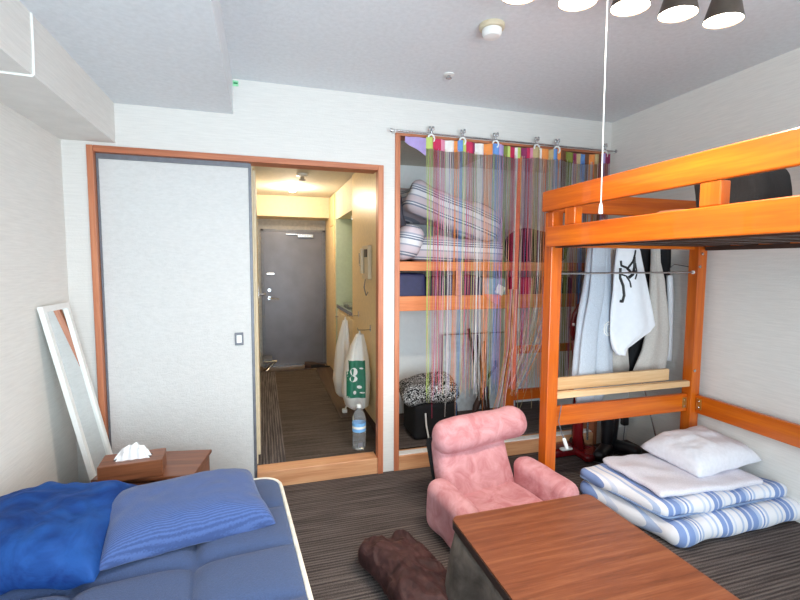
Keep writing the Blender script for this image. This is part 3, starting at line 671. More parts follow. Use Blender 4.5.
# ------------------------------------------------------------------ pink floor chair
t = thing('floor_chair', 'pink velvet legless floor chair with armrests facing the low table', 'floor chair', (1.175, 1.985, 0), R(12))
def wr(a, f=10, s_=0): return lambda q, n: n*(noise.noise(Vector((q.x*f+s_, q.y*f, q.z*f)))*a)
p = MB(); p.soft((0, -.04, .075), (.44, .50, .14), .05, 18, wr(.012, 9)); build('seat', p, 'pink', t, False, 'all')
for s_ in (-1, 1):
    p = MB()
    def af(q, n, s_=s_):
        v = (q.y+.25)/.5  # 0 front 1 back
        return n*noise.noise(Vector((q.x*9+s_*4, q.y*9, q.z*9)))*.010+Vector((s_*.012*(1-v), 0, (q.z+.14)/.28*(.0-.05*(1-v)**2)))
    p.soft((s_*.29, .01 if s_ > 0 else .045, .135), (.135, .40 if s_ > 0 else .35, .265), .06, 18, af); build('armrest', p, 'pink', t, False, 'all')
# back: reclined
Rb = Matrix.Translation((0, .20, .06)) @ Matrix.Rotation(R(-20), 4, 'X')
p = MB(); p.soft((0, 0, .185), (.48, .12, .41), .05, 18, lambda q, n: n*(noise.noise(Vector((q.x*8, q.y*8, q.z*8)))*.010)+Vector((q.x*-.06*(q.z/.2), 0, 0))); bmesh.ops.transform(p.bm, matrix=Rb, verts=p.bm.verts[:]); build('backrest', p, 'pink', t, False, 'all')
p = MB(); p.soft((.068, -.045, .378), (.64, .17, .185), .084, 20, lambda q, n: n*(noise.noise(Vector((q.x*7, q.y*7, q.z*7+3)))*.012)); bmesh.ops.transform(p.bm, matrix=Rb, verts=p.bm.verts[:]); build('headrest', p, 'pink', t, False, 'all')
p = MB(); p.soft((0, .075, .19), (.46, .05, .38), .024, 10); bmesh.ops.transform(p.bm, matrix=Rb, verts=p.bm.verts[:]); build('back_cover', p, 'blackcloth', t, False, 'all', label='black cloth back cover')

# ------------------------------------------------------------------ loft bed
t = thing('loft_bed', 'orange stained wooden loft bed along the right wall', 'loft bed', (2.1, 1.2, 0))
PX0, PX1, PYa, PYb = 1.538, 2.677, .16, 2.235
for x in (PX0, PX1-.07):
    for y in (PYb-.07, PYa):
        p = MB(); p.box(x, x+.07, y, y+.07, 0, 1.66, .004); build('post', p, 'orangeZ', t)
def rail(name, x0, x1, y0, y1, z0, z1, mat='orange', bev=.005): p = MB(); p.box(x0, x1, y0, y1, z0, z1, bev); return build(name, p, mat, t)
rail('guard_rail', PX0-.022, PX0+.004, PYa, PYb+.0, 1.664, 1.775)
rail('side_rail', PX0-.022, PX0-.001, PYa, PYb-.045, 1.467, 1.576)
for y in (1.235, 2.0, .35):
    rail('rail_block', PX0-.018, PX0+.03, y-.04, y+.04, 1.5765, 1.6635, 'orangeZ')
rail('guard_rail', PX1-.028, PX1, PYa+.07, PYb-.07, 1.62, 1.73)
rail('side_rail', PX1-.028, PX1, PYa+.07, PYb-.07, 1.467, 1.576)
rail('end_guard', PX0+.005, PX1, PYb-.03, PYb-.002, 1.662, 1.772, 'orangeX')
rail('end_rail', PX0+.071, PX1-.071, PYb-.045, PYb-.012, 1.467, 1.58, 'orangeX')
rail('end_guard', PX0+.005, PX1, PYa+.002, PYa+.03, 1.662, 1.772, 'orangeX')
rail('end_rail', PX0+.071, PX1-.071, PYa+.012, PYa+.045, 1.467, 1.58, 'orangeX')
rail('lower_end_rail', PX0+.071, PX1-.071, PYb-.045, PYb-.015, .43, .545, 'orangeX')
rail('lower_wall_rail', PX1-.03, PX1, PYa+.07, PYb-.07, .425, .542)
rail('lower_end_rail', PX0+.071, PX1-.071, PYa+.012, PYa+.045, .43, .545, 'orangeX')
for k in range(13):
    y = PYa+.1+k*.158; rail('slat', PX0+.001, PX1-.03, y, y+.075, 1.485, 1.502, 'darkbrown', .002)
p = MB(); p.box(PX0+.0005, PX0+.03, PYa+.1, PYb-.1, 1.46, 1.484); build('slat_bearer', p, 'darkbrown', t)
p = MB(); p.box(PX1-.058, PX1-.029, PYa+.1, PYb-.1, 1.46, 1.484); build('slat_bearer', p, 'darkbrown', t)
def bracket(x, y, z, face):
    p = MB()
    if face == 'Y': p.box(x-.018, x+.018, y-.003, y-.0005, z-.035, z+.035, .001)
    else: p.box(x-.003, x-.0005, y-.018, y+.018, z-.035, z+.035, .001)
    b_ = build('bracket', p, 'brass', t, label='brass bracket')
    for dz in (-.02, .02):
        p = MB(); p.lathe([(.005, 0), (.003, -.003)], (x, y-.003, z+dz) if face == 'Y' else (x-.003, y, z+dz), 10, face); build('screw', p, 'steel', b_)
bracket(2.585, PYb-.045, .487, 'Y'); bracket(PX1-.03, 2.14, .487, 'X')
for (x, y, z) in ((PX1-.045, PYb-.07, 1.44), (PX1-.06, PYb-.07, 1.36), (PX1-.055, PYb-.07, .70)):
    p = MB(); p.lathe([(.009, 0), (.009, -.006), (.004, -.008)], (x, y, z), 10, 'Y'); build('bolt', p, 'steel', t, smooth=True)
p = MB(); p.box(1.63, 2.52, .3, 2.12, 1.503, 1.56, .015); o = build('thin_mattress', p, plain('brown_mattress_cloth', (86, 62, 52), .9), smooth=True); tag(o, 'thin brown mattress lying on the loft bed slats', 'mattress')
# dark bag on the loft
def sag(q, n): return n*noise.noise(Vector((q.x*7, q.y*7, q.z*7)))*.02
p = MB(); p.soft((0, 0, .11), (.22, .30, .22), .06, 12, sag); o = build('black_bag', p, 'blackcloth', smooth='all'); o.location = (1.95, 1.44, 1.562); tag(o, 'black cloth bag lying on top of the loft bed', 'bag')
p = MB(); p.soft((0, 0, .04), (.14, .16, .08), .035, 10, sag); o = build('orange_pouch', p, plain('tan_cloth', (186, 120, 84), .9), smooth='all'); o.location = (1.95, 1.76, 1.562); tag(o, 'small tan pouch lying on the loft bed left of the black bag', 'pouch')
# rod and planks at the head end
t = thing('hanging_rod', 'thin metal rod stretched between the far loft bed posts', 'rod', (2.1, 2.19, 1.32))
p = MB(); p.tube([(1.612, 2.195, 1.318), (2.603, 2.195, 1.325)], .0055, 10); build('tube', p, 'steel', t, smooth=True)
for x, z in ((1.6085, 1.318), (2.5985, 1.325)):
    p = MB(); p.lathe([(.011, 0), (.011, .008)], (x, 2.195, z), 14, 'X'); build('end_cap', p, 'white', t, smooth=True)
def plank(label, x0, x1, z0, z1, y0, y1, tilt):
    p = MB(); p.box(0, x1-x0, y0, y1, 0, z1-z0, .004); o = build('wooden_plank', p, 'palewood'); o.location = (x0, 0, z0); o.rotation_euler = (0, R(-tilt), 0); tag(o, label, 'plank', 'pale planks between the loft bed posts'); return o
plank('pale wooden plank between the loft bed posts, the higher and wider of two', 1.60, 2.50, .625, .70, 2.236, 2.262, .2)
plank('pale narrow plank between the loft bed posts, the lower and front one', 1.6085, 2.606, .595, .632, 2.175, 2.212, .0)
t = thing('cord_switch', 'white inline cord switch hanging from the lower bed rail', 'cord switch', (1.66, 2.16, .4))
p = MB(); p.tube([(1.64, 2.17, .56), (1.62, 2.165, .47), (1.645, 2.165, .39), (1.66, 2.165, .365)], .003, 6); build('cord', p, 'greymetal', t, smooth=True)
p = MB(); p.soft((0, 0, 0), (.022, .016, .075), .008, 6); bmesh.ops.transform(p.bm, matrix=Matrix.Translation((1.672, 2.165, .33)) @ Matrix.Rotation(R(-22), 4, 'Y'), verts=p.bm.verts[:]); build('switch_body', p, 'white', t, smooth='all')

# ------------------------------------------------------------------ clothes behind the bed end
def garment(name, label, cat, rows, mat, folds=3, fa=.012, seed=0, hookz=1.56, zmode=None):
    cx = rows[0][0]; cy = rows[0][1]
    t = thing(name, label, cat, (cx, cy, rows[-1][2]))
    rr = []
    for i in range(len(rows)-1):
        for k in range(5): rr.append(tuple(rows[i][q]+(rows[i+1][q]-rows[i][q])*k/5 for q in range(5)))
    rr.append(rows[-1]); p = MB(); p.loft(rr, 48, folds, fa, seed); bv = p.bvh(); build('cloth', p, mat, t, smooth='all')
    z0 = rows[0][2]
    p = MB(); p.tube([(cx, cy, z0-.01), (cx, cy, z0+.05), (cx, cy-.03, z0+.075), (cx, 2.268-.0, z0+.06)], .003, 6); build('hanger_hook', p, 'steel', t, smooth=True)
    return t, bv
# rows (cx, cy, z, half width, half depth)
def gr(y, d, pts): return [((a+b2)/2, y, z, (b2-a)/2, d) for z, a, b2 in pts]
t, bv = garment('grey_sweatshirt', 'light grey sweatshirt with white outlined letters hanging behind the bed end', 'sweatshirt', gr(2.36, .03, [(1.54, 1.957, 2.1), (1.43, 1.939, 2.105), (1.21, 1.912, 2.125), (1.02, 1.876, 2.145), (0.83, 1.861, 2.155), (0.65, 1.854, 2.163), (0.56, 1.88, 2.12), (0.49, 1.898, 2.083)]), 'greysweat', 3, .014, 1)
p = MB(); rows = []
for i in range(26):
    v = i/25; z = 1.5-1.0*v; xa = 1.945-.085*v+.01*math.sin(v*7); wv_ = .05+.018*v
    rows.append([Vector((xa+wv_*.9+wv_*math.cos(2*PI*k/16), 2.318+.004*math.sin(v*15)+.016*math.sin(2*PI*k/16), z)) for k in range(16)])
p.grid(rows, True, True); build('sleeve', p, 'greysweat', t, smooth='all')
def stroke(bv, pts, r, name, mat, par, y0=0):
    p = MB(); P_ = []
    for i in range(len(pts)-1):
        for k in range(5): P_.append((pts[i][0]+(pts[i+1][0]-pts[i][0])*k/5, pts[i][1]+(pts[i+1][1]-pts[i][1])*k/5))
    P_.append(pts[-1]); p.tube([onsurf(bv, a, b2, .001, y0) for a, b2 in P_], r, 6); build(name, p, mat, par, smooth='all')
def sc2(pts, ox, oz, s_): return [(ox+a*s_, oz+b2*s_) for a, b2 in pts]
Gp = [(.9, .78), (.75, 1), (.3, 1), (.05, .8), (.0, .5), (.05, .2), (.3, 0), (.75, 0), (.95, .2), (.95, .5), (.55, .5)]
Gi = [(.72, .8), (.35, .84), (.2, .7), (.16, .5), (.2, .3), (.35, .16), (.65, .16), (.78, .25), (.78, .36), (.55, .36)]
stroke(bv, sc2(Gp, 2.045, .925, .085), .0042, 'letter', 'white', t); stroke(bv, sc2(Gi, 2.045, .925, .085), .003, 'letter', 'white', t)
stroke(bv, sc2([(0, 0), (.0, 1), (.4, 1), (.4, .8)], 2.138, .93, .085)[:4], .0042, 'letter', 'white', t)
t, bv = garment('beige_trousers', 'grey beige garment hanging behind the white T-shirt', 'trousers', gr(2.43, .02, [(1.54, 2.163, 2.259), (1.2, 2.173, 2.277), (0.61, 2.219, 2.376)]), 'beigecloth', 2, .01, 4)
t, bv = garment('white_tshirt', 'white T-shirt with a black tribal print hanging at the bed end', 'T-shirt', gr(2.30, .022, [(1.54, 2.131, 2.23), (1.46, 2.104, 2.281), (1.32, 2.088, 2.321), (1.21, 2.087, 2.36), (1.08, 2.078, 2.4), (0.98, 2.075, 2.431), (0.94, 2.078, 2.393), (0.89, 2.087, 2.299), (0.84, 2.105, 2.215), (0.8, 2.139, 2.201)]), 'tee', 3, .008, 2)
for pts, r in (([(2.30, 1.44), (2.275, 1.37), (2.245, 1.33), (2.205, 1.345), (2.20, 1.375)], .007), ([(2.285, 1.40), (2.29, 1.34), (2.28, 1.29), (2.255, 1.27)], .010), ([(2.20, 1.33), (2.20, 1.27), (2.225, 1.22), (2.235, 1.16), (2.225, 1.12), (2.205, 1.125)], .009), ([(2.30, 1.36), (2.315, 1.30), (2.30, 1.26)], .005), ([(2.24, 1.33), (2.27, 1.30), (2.30, 1.31)], .008), ([(2.21, 1.29), (2.24, 1.28), (2.265, 1.245), (2.275, 1.21)], .005)):
    stroke(bv, [(u-.075, v+.02) for u, v in pts], r, 'tribal_print', 'black', t)
p = MB(); rr = []
t, bv = garment('black_jacket', 'black jacket hanging behind the white T-shirt', 'jacket', gr(2.44, .025, [(1.55, 2.399, 2.542), (1.39, 2.425, 2.552), (1.13, 2.46, 2.577), (0.93, 2.42, 2.59), (0.79, 2.365, 2.546), (0.6, 2.345, 2.489)]), 'blackcloth', 2, .008, 7)
t, bv = garment('grey_hoodie', 'grey beige hoodie hanging between the black garments', 'hoodie', gr(2.37, .022, [(1.55, 2.444, 2.485), (1.39, 2.45, 2.507), (1.27, 2.444, 2.562), (1.14, 2.444, 2.587), (0.94, 2.44, 2.627), (0.8, 2.406, 2.627), (0.63, 2.325, 2.604), (0.59, 2.336, 2.572)]), 'beigecloth', 3, .008, 5)
t, bv = garment('black_coat', 'black coat hanging beside the right bed post', 'coat', gr(2.46, .02, [(1.56, 2.585, 2.70), (1.39, 2.60, 2.705), (1.0, 2.62, 2.71), (.6, 2.63, 2.71)]), 'blackcloth', 2, .006, 9)
t, bv = garment('white_shirt', 'narrow white shirt hanging nearest the right wall', 'shirt', gr(2.41, .015, [(1.3, 2.631, 2.674), (1.13, 2.651, 2.695), (0.71, 2.665, 2.705)]), 'tee', 2, .003, 3)
t, bv = garment('blue_grey_coat', 'blue grey coat hem hanging low behind the wooden planks', 'coat', gr(2.525, .028, [(1.56, 2.2, 2.3), (1.3, 2.18, 2.5), (.9, 2.18, 2.62), (.56, 2.2, 2.68)]), 'bluegrey', 4, .012, 6)
# garment rail that carries them
t = thing('garment_rail', 'metal garment rail behind the head end of the loft bed', 'garment rail', (2.1, 2.4, 1.6))
p = MB(); p.tube([(1.9, 2.268, 1.62), (2.715, 2.268, 1.62)], .009, 10); build('bar', p, 'steel', t, smooth=True)
p = MB(); p.box(2.7155, 2.72, 2.24, 2.295, 1.59, 1.65, .002); build('wall_socket', p, 'steel', t)
p = MB(); p.box(1.93, 1.96, 2.236, 2.262, 1.60, 1.64, .002); build('bracket', p, 'steel', t)

# vacuum, boots, outlet, stick
t = thing('red_vacuum', 'dark red upright stick vacuum with a curved handle standing before the closet', 'vacuum cleaner', (2.200, 2.62, 0))
p = MB(); p.soft((2.100, 2.70, .035), (.34, .16, .06), .025, 8); p.soft((2.210, 2.60, .03), (.2, .2, .05), .02, 8); build('floor_head', p, 'red', t, smooth='all')
p = MB(); p.tube([(2.170, 2.66, .05), (2.160, 2.67, .15), (2.160, 2.67, .55), (2.140, 2.66, .62), (2.090, 2.63, .72), (2.060, 2.62, .85)], [.045, .04, .037, .035, .02, .016], 16); build('body', p, 'red', t, smooth='all')
p = MB(); p.tube([(2.060, 2.62, .85), (2.050, 2.62, .95), (2.060, 2.61, 1.03), (2.090, 2.60, 1.09), (2.130, 2.60, 1.10)], [.018, .02, .022, .02, .016], 12); build('handle', p, 'red', t, smooth='all')
p = MB(); p.soft((2.040, 2.60, .96), (.012, .02, .02), .006, 4); build('button', p, 'white', t, smooth='all')
p = MB(); p.tube([(2.205, 2.62, .12), (2.205, 2.62, .5)], .008, 8); build('cord_post', p, 'steel', t, smooth=True)
p = MB(); p.soft((2.030, 2.62, .075), (.09, .04, .018), .009, 4); build('head_switch', p, 'white', t, smooth='all')
def boot(label, x, y, rz):
    t = thing('black_boot', label, 'boot', (x, y, 0), rz)
    p = MB(); p.soft((0, -.05, .012), (.09, .27, .022), .01, 6); build('sole', p, 'black', t, False, 'all')
    p = MB(); p.soft((0, -.05, .055), (.085, .26, .075), .035, 8); build('foot', p, 'black', t, False, 'all')
    p = MB(); p.lathe([(.04, .06), (.042, .12), (.048, .2), (.052, .3)], (0, .04, 0), 16, squash=(.9, 1.1)); build('shaft', p, 'black', t, False, True)
boot('black boot with its toe pointing left beside the red vacuum', 2.33, 2.58, R(-55)); boot('black boot with its toe toward the right wall corner', 2.46, 2.62, R(20))
p = MB(); p.soft((0, 0, .05), (.10, .08, .10), .03, 6); o = build('power_adapter', p, 'black', smooth='all'); o.location = (2.2, 2.745-.02, 0.0); tag(o, 'small black adapter on the carpet between vacuum and boots', 'adapter')
t = thing('wall_outlet', 'black plug in a wall outlet low in the back right corner', 'outlet', (2.66, YB, .17))
p = MB(); p.box(2.625, 2.70, YB-.008, YB-.0005, .11, .23, .002); build('plate', p, 'white', t)
p = MB(); p.soft((2.66, YB-.033, .17), (.05, .048, .07), .012, 5); build('plug', p, 'black', t, smooth='all')
p = MB(); p.tube([(2.66, YB-.04, .135), (2.662, YB-.03, .06), (2.65, YB-.04, .006), (2.5, YB-.08, .006)], .0035, 6); build('cord', p, 'greymetal', t, smooth=True)
t = thing('metal_stick', 'thin silvery stick leaning on the right wall behind the pillow', 'stick', (2.64, 2.5, 0))
p = MB(); p.tube([(2.60, 2.56, .58), (2.655, 2.40, .002)], .005, 8); build('shaft', p, 'steel', t, smooth=True)
p = MB(); p.tube([(2.655, 2.40, .01), (2.6545, 2.402, .035)], .008, 8); build('tip', p, 'black', t, smooth=True)

# ------------------------------------------------------------------ futon stack
t = thing('folded_futon', 'folded blue and white striped futon on the carpet beneath the loft bed', 'futon', (2.25, 2.0, 0))
def ff(a, s_=0): return lambda q, n: n*(noise.noise(Vector((q.x*5+s_, q.y*5, q.z*6)))*a)
p = MB(); p.soft((2.255, 1.87, .062), (.88, .60, .122), .06, 26, lambda q, n: ff(.022, 3)(q, n)+Vector((-.22*q.y, 0, 0))); build('lower_fold', p, 'futonstripe', t, smooth='all')
p = MB(); p.soft((2.225, 1.895, .158), (.84, .52, .075), .037, 24, lambda q, n: ff(.018, 9)(q, n)+Vector((-.22*q.y, 0, 0))); build('upper_fold', p, 'futonstripe', t, smooth='all')
def border(x0, x1, y0, y1, z, r): return [Vector((a, b2, z+noise.noise(Vector((a*5, b2*5, 1)))*.012)) for a, b2 in rrect(x0, x1, y0, y1, r, 8)]
p = MB(); pp = [q+Vector((-.22*(q.y-1.895), 0, 0)) for q in border(1.808, 2.642, 1.64, 2.15, .137, .04)]; p.tube(pp+[pp[0]], .006, 6, False); build('binding', p, plain('blue_grey_binding', (120, 142, 178), .9), t, smooth='all')
p = MB(); p.soft((0, 0, 0), (.68, .44, .034), .017, 26, lambda q, n: Vector((noise.noise(Vector((q.y*5, 1, 2)))*.03, noise.noise(Vector((q.x*5, 1, 7)))*.02, noise.noise(Vector((q.x*10, q.y*10, 1)))*.010)))
o = build('white_towel_blanket', p, 'towel', smooth='all'); o.location = (2.235, 1.895, .215); o.rotation_euler = (0, R(1), R(-2)); tag(o, 'white towelling blanket folded on the striped futon', 'blanket')
o = build('pillow', MB().pillow(.50, .38, .13, 28, .014, 21, .03), 'cotton', None, smooth='all'); o.location = (2.44, 1.955, .266); o.rotation_euler = (R(3), R(-2), R(3)); tag(o, 'soft white pillow on the folded futon beside the right wall', 'pillow')

# ------------------------------------------------------------------ closet contents
t = thing('closet_shelf', 'orange brown wooden shelf structure crossing the closet', 'shelf', (1.6, 3.1, ZF))
p = MB(); p.box(.846, 2.449, 2.93, 3.57, 1.345, 1.375, .002); build('shelf_board', p, 'shelfwood', t)
p = MB(); p.box(.846, 2.449, 2.90, 2.929, 1.322, 1.385, .003); build('front_board', p, 'shelfwood', t)
p = MB(); p.box(.846, 2.449, 2.90, 2.929, 1.05, 1.15, .003); build('front_board', p, 'shelfwood', t)
p = MB(); p.box(.846, 2.449, 2.93, 3.57, 1.05, 1.075, .002); build('shelf_board', p, 'shelfwood', t)
for x in (1.315, 2.1):
    p = MB(); p.box(x-.02, x+.02, 2.903, 2.927, 1.151, 1.321, .002); build('upright', p, 'shelfwood', t)
p = MB(); p.box(1.70, 1.775, 2.90, 2.93, ZF, 1.049, .003); build('post', p, 'orangeZ', t)
p = MB(); p.box(1.776, 2.449, 2.90, 2.925, .71, .77, .003); build('cross_rail', p, 'orangeX', t)
p = MB(); p.box(1.776, 2.449, 2.90, 2.925, .36, .44, .003); build('cross_rail', p, 'orangeX', t)
# bedding
def quilt(label, c_, size, rot, mat, seed, r=.07):
    p = MB(); p.soft((0, 0, 0), size, r, 26, lambda q, n: n*(noise.noise(Vector((q.x*4+seed, q.y*4, q.z*5)))*.05)+n*noise.noise(Vector((q.x*14+seed, q.y*12, q.z*14)))*.008)
    o = build('folded_quilt', p, mat, smooth='all'); o.location = c_; o.rotation_euler = rot; return tag(o, label, 'quilt', None)
quilt('grey striped folded quilt at the bottom of the closet bedding pile', (1.36, 3.24, 1.47), (.58, .55, .16), (0, R(2), 0), 'quiltstripe', 3) .scale = (1.3, 1, 1)
quilt('grey and pink striped quilt slumped on top of the closet bedding pile', (1.34, 3.24, 1.755), (.74, .5, .22), (0, R(18), 0), 'quiltstripe', 8)
quilt('pale grey quilt roll standing at the left jamb of the closet shelf', (.965, 3.04, 1.505), (.17, .34, .22), (0, R(10), 0), 'quiltstripe', 15)
p = MB(); p.soft((0, 0, 0), (.13, .40, .36), .06, 12, ff(.02, 6)); o = build('dark_cushion', p, plain('charcoal_cloth', (84, 82, 92), .9), smooth='all'); o.location = (.935, 3.33, 1.71); o.rotation_euler = (0, R(-12), 0); tag(o, 'dark grey cushion jammed beside the striped quilts in the closet', 'cushion')
def box_bag(label, x0, x1, z0, z1, mat, name='storage_bag'):
    p = MB(); p.soft(((x0+x1)/2, 3.06, (z0+z1)/2), (x1-x0, .24, z1-z0), .03, 10, ff(.012, x0*9)); o = build(name, p, mat, smooth='all'); tag(o, label, 'bag', None)
box_bag('navy blue storage bag on the lower closet shelf at the left jamb', .86, 1.09, 1.078, 1.31, 'navy')
box_bag('dark purple bag on the lower closet shelf, third from the left jamb', 1.33, 1.50, 1.078, 1.29, plain('dark_purple_cloth', (62, 36, 66), .8))
box_bag('black and white storage bag on the lower closet shelf beside the navy bag', 1.12, 1.31, 1.078, 1.28, plain('charcoal_bag', (56, 56, 66), .8))
box_bag('crinkled pale blue bag on the lower closet shelf near the middle', 1.53, 1.72, 1.078, 1.28, plain('pale_blue_plastic', (150, 170, 190), .4, bmp=.8))
box_bag('crimson bag on the right of the lower closet shelf', 1.84, 1.96, 1.078, 1.27, plain('crimson_cloth', (168, 22, 60), .8))
box_bag('dark bag on the lower closet shelf at its right end', 1.98, 2.3, 1.078, 1.28, 'blackcloth')
p = MB(); p.soft((2.05, 3.1, 1.50), (.45, .3, .24), .08, 14, ff(.03, 30)); tag(build('dark_clothes_bundle', p, 'blackcloth', smooth='all'), 'bundle of dark clothing on the upper closet shelf at the right', 'clothes')
t = thing('hanging_tag', 'white and coral paper tag hanging at the closet shelf front', 'tag', (1.62, 2.89, 1.14))
p = MB(); p.box(1.60, 1.665, 2.885, 2.889, 1.155, 1.22, .001); bmesh.ops.rotate(p.bm, verts=p.bm.verts[:], cent=(1.63, 2.887, 1.19), matrix=Matrix.Rotation(R(25), 3, 'Y')); build('white_paper', p, 'white', t)
p = MB(); p.prism([(1.50, 1.16), (1.64, 1.15), (1.62, 1.08), (1.56, 1.11)], 2.890, 2.894, 'Y'); build('coral_paper', p, plain('coral_paper', (232, 132, 112), .7), t)
# black basket and printed cloth
t = thing('black_bag', 'black square bag standing on the closet floor', 'bag', (1.19, 3.12, ZF))
p = MB(); p.soft((1.19, 3.12, ZF+.13), (.34, .30, .26), .03, 12, ff(.01, 2)); build('body', p, 'blackcloth', t, smooth='all')
p = MB(); p.tube([(1.10, 2.966, ZF+.20), (1.10, 2.95, ZF+.12), (1.12, 2.95, ZF+.02)], .006, 6); build('white_strap', p, 'white', t, smooth=True)
p = MB(); p.soft((1.18, 3.12, ZF+.335), (.44, .34, .15), .07, 24, ff(.04, 5)); tag(build('printed_scarf', p, 'print', smooth='all'), 'black and white printed scarf heaped on the black closet bag', 'scarf')
# panel and sticks
t = thing('leaning_board', 'pale flat board with a thin grey edge leaning in the closet', 'board', (1.8, 3.45, ZF))
p = MB(); p.box(1.45, 2.15, 3.50, 3.515, ZF, .77); build('board', p, plain('pale_blue_board', (206, 216, 224), .5), t)
p = MB(); p.box(1.44, 2.16, 3.498, 3.517, .771, .779); p.box(1.44, 1.449, 3.498, 3.517, ZF, .77); p.box(2.151, 2.16, 3.498, 3.517, ZF, .77); build('edge', p, 'greymetal', t)
t = thing('brown_slats', 'bundle of thin brown wooden slats leaning in the closet', 'slats', (1.74, 3.3, ZF))
for k in range(3):
    p = MB(); x = 1.70+k*.03; p.box(0, .02, 0, .012, 0, .76-.06*k, .001); bmesh.ops.transform(p.bm, matrix=Matrix.Translation((x, 3.22+k*.02, ZF)) @ Matrix.Rotation(R(4*(k-1)), 4, 'Y') @ Matrix.Rotation(R(-17), 4, 'X'), verts=p.bm.verts[:]); build('slat', p, 'darkbrown', t)
t = thing('umbrella', 'folded umbrella with a dark handle leaning on the closet board', 'umbrella', (1.72, 3.3, ZF))
p = MB(); p.tube([(1.62, 3.28, ZF+.01), (1.66, 3.29, ZF+.1), (1.80, 3.36, .42)], [.006, .028, .012], 10); build('canopy', p, 'darkbrown', t, smooth=True)
p = MB(); p.tube([(1.80, 3.36, .42), (1.88, 3.40, .49), (1.90, 3.41, .50), (1.90, 3.415, .55)], .014, 10); build('handle', p, 'black', t, smooth=True)

# ------------------------------------------------------------------ string curtain on its rod
RZ = 2.185; RY = 2.735
t = thing('curtain_rod', 'thin tension rod across the top of the closet opening', 'curtain rod', (1.6, RY, RZ))
p = MB(); p.tube([(.775, RY, RZ), (2.45, RY, RZ)], .0055, 10); build('rod', p, 'steel', t, smooth=True)
for x in (.772, 2.452):
    p = MB(); p.lathe([(.012, -.006), (.012, .006)], (x, RY, RZ), 14, 'X'); build('end_knob', p, 'steel', t, smooth=True)
for x in (.80, 2.44):
    p = MB(); p.box(x-.006, x+.006, RY, YB-.001, RZ-.01, RZ+.01, .002); build('bracket', p, 'white', t)
hk = []
def make_hook():
    t = thing('curtain_hook', '', 'hook', (0, 0, 0))
    p = MB(); pts = []
    for k in range(15):
        a = R(-60+k*260/14); pts.append((.020*math.cos(a), 0, -.028+.024*math.sin(a)))
    p.tube(pts, .0062, 8); build('ring', p, 'white', t, False, 'all')
    p = MB(); p.soft((0, -.0, .018), (.016, .016, .03), .007, 5); p.soft((-.01, 0, .034), (.013, .012, .024), .005, 4); p.soft((.012, 0, .036), (.015, .012, .026), .005, 4); build('clip', p, 'steel', t, False, 'all')
    return t
hook0 = make_hook(); places = ['first from the left, over the lime strings', 'second from the left, over the crimson band', 'third from the left, over the blue band', 'fourth from the left', 'fifth from the left', 'last one at the right wall']
for i, x in enumerate((1.035, 1.25, 1.487, 1.80, 1.96, 2.36)):
    lab = 'white curtain hook on the closet rod, '+places[i]
    if i == 0: hook0.location = (x, RY, RZ); hook0['label'] = lab; hook0['group'] = 'curtain hooks on the closet rod'
    else: dup(hook0, (x, RY, RZ), R(random.uniform(-15, 15)), lab, 'curtain hooks on the closet rod')
cc_ = {'lime': (186, 204, 110), 'crimson': (196, 40, 84), 'pink': (224, 140, 168), 'peach': (238, 190, 160), 'orange': (236, 146, 74), 'blue': (106, 150, 212), 'violet': (170, 150, 204), 'white': (232, 226, 222), 'olive': (120, 128, 50), 'plum': (140, 40, 90), 'brown': (110, 66, 40), 'tan': (190, 168, 122)}
names = list(cc_); mats = [plain('string_'+k, v, .7, var=.03) for k, v in cc_.items()]
seq = [('lime', .05), ('crimson', .06), ('pink', .035), ('white', .07), ('orange', .03), ('blue', .04), ('lime', .03), ('crimson', .05), ('plum', .02), ('white', .07), ('orange', .075), ('blue', .05), ('violet', .045), ('olive', .03), ('lime', .02), ('crimson', .045), ('white', .02), ('lime', .03), ('plum', .05), ('crimson', .03), ('pink', .03), ('tan', .06), ('white', .02), ('orange', .06), ('tan', .04), ('blue', .04), ('orange', .03), ('brown', .05), ('olive', .06), ('plum', .04), ('tan', .03), ('blue', .05), ('brown', .03), ('orange', .06), ('tan', .04), ('brown', .03), ('violet', .03), ('plum', .055)]
tot = sum(b_ for a, b_ in seq); X_0, X_1 = 1.0, 2.405; k_ = (X_1-X_0)/tot
t = thing('string_curtain', 'multicoloured string curtain hanging across the closet opening', 'curtain', (1.7, RY, RZ))
x = X_0; bands = {}; edges = []
for nme, wdt in seq:
    edges.append((x, x+wdt*k_, nme)); bands.setdefault(nme, MB()); x += wdt*k_
CY = RY-.006
def sagz(x):
    hs = [1.0, 1.035, 1.25, 1.487, 1.80, 1.96, 2.36, 2.405]
    for a, b2 in zip(hs, hs[1:]):
        if a <= x <= b2:
            u = (x-a)/(b2-a); return -.05*(b2-a)/.2*u*(1-u)*.8
    return 0
for a, b2, nme in edges:
    n = 8; rows = []
    for zz in (0, .33, .66, 1):
        r_ = []
        for i in range(n+1):
            xx = a+(b2-a)*i/n; top = RZ-.022+sagz(xx); yy = CY+.006*math.sin(xx*90)
            r_.append(Vector((xx, yy, top-zz*.07)))
        rows.append(r_)
    m_ = MB(); m_.grid([r_+[q+Vector((0, .002, 0)) for q in reversed(r_)] for r_ in rows], True); build('header_band', m_, mats[names.index(nme)], t, smooth='all')
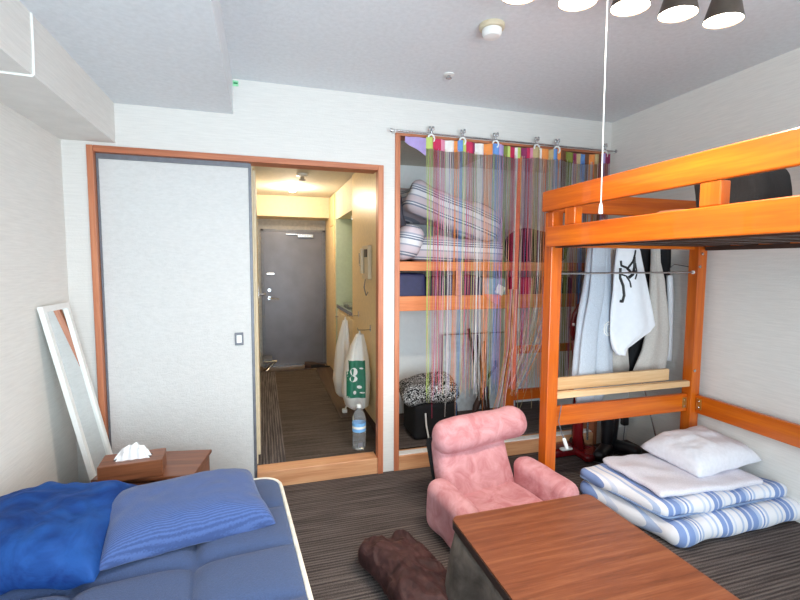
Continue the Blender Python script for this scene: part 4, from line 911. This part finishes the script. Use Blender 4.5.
p = MB(); p.grid([[Vector((.86+.14*i/8, CY+.006*math.sin(i), 2.155-.012*zz*(1+i*.25)-.0*i)) for i in range(9)] for zz in range(4)]); build('header_band', p, mats[names.index('violet')], t, smooth='all')
p = MB(); nstr = 0
for a, b2, nme in edges:
    wd = b2-a; cnt = int(wd/(.0046 if a < 1.62 else .0036))
    p.mi = names.index(nme); cbase = (a+b2)/2
    for i in range(cnt):
        r1 = random.random(); x0 = a+wd*(i+.5)/cnt; clump = a+wd*(.5+.42*math.sin(i*2.4))
        x1 = x0*.72+clump*.28+random.gauss(0, .007)
        if x0 < 1.72 and random.random() < .30: x1 += random.gauss(0, .02)
        if nme in ('crimson', 'brown', 'plum') and 1.5 < x0 < 1.7: x1 = x0
        zb = random.choice([.50, .52, .55, .47, .60]) + random.uniform(-.03, .03)
        if random.random() < .04: zb = .35
        y = CY+random.uniform(-.006, .006)
        p.mi = names.index(nme) if random.random() < .68 else names.index(random.choice(['white', 'tan', 'pink', 'lime', 'violet', 'white', 'peach', 'white']))
        pull = (x0 > 1.72 and x0 < 1.98 and random.random() < .5)
        pts = []
        for k in range(7):
            v = k/6; xx = x0+(x1-x0)*v+.006*math.sin(v*5+i)*v; zz = RZ-.09-(RZ-.09-zb)*v; yy = y
            if pull and v > .6: xx += (1.50+.1*r1-xx)*((v-.6)/.4)**1.5*.6
            pts.append((xx, yy, zz))
        rr = .00115 if x0 < 1.9 else .0013
        p.tube(pts, rr, 3, False); nstr += 1
for i in range(9):
    p.mi = names.index(['orange', 'tan', 'pink', 'white', 'brown'][i % 5]); s_ = i*.008
    p.tube([(1.60+s_, CY-.01, 1.2), (1.585+s_, CY-.012, .8), (1.53+s_, CY-.02, .48), (1.44+s_*2, CY-.03, .22+s_)], .0018, 3, False)
for i in range(26):
    p.mi = names.index(['crimson', 'orange', 'brown'][i % 3]); xx = 1.655+i*.0011; p.tube([(xx, CY-.003, 2.09), (1.64+i*.0012, CY-.003, 1.3), (1.645+i*.0012, CY-.003, .5)], .0014, 3, False)
so = build('strings', p, None, t, mats=mats, smooth='all'); so['kind'] = 'stuff'
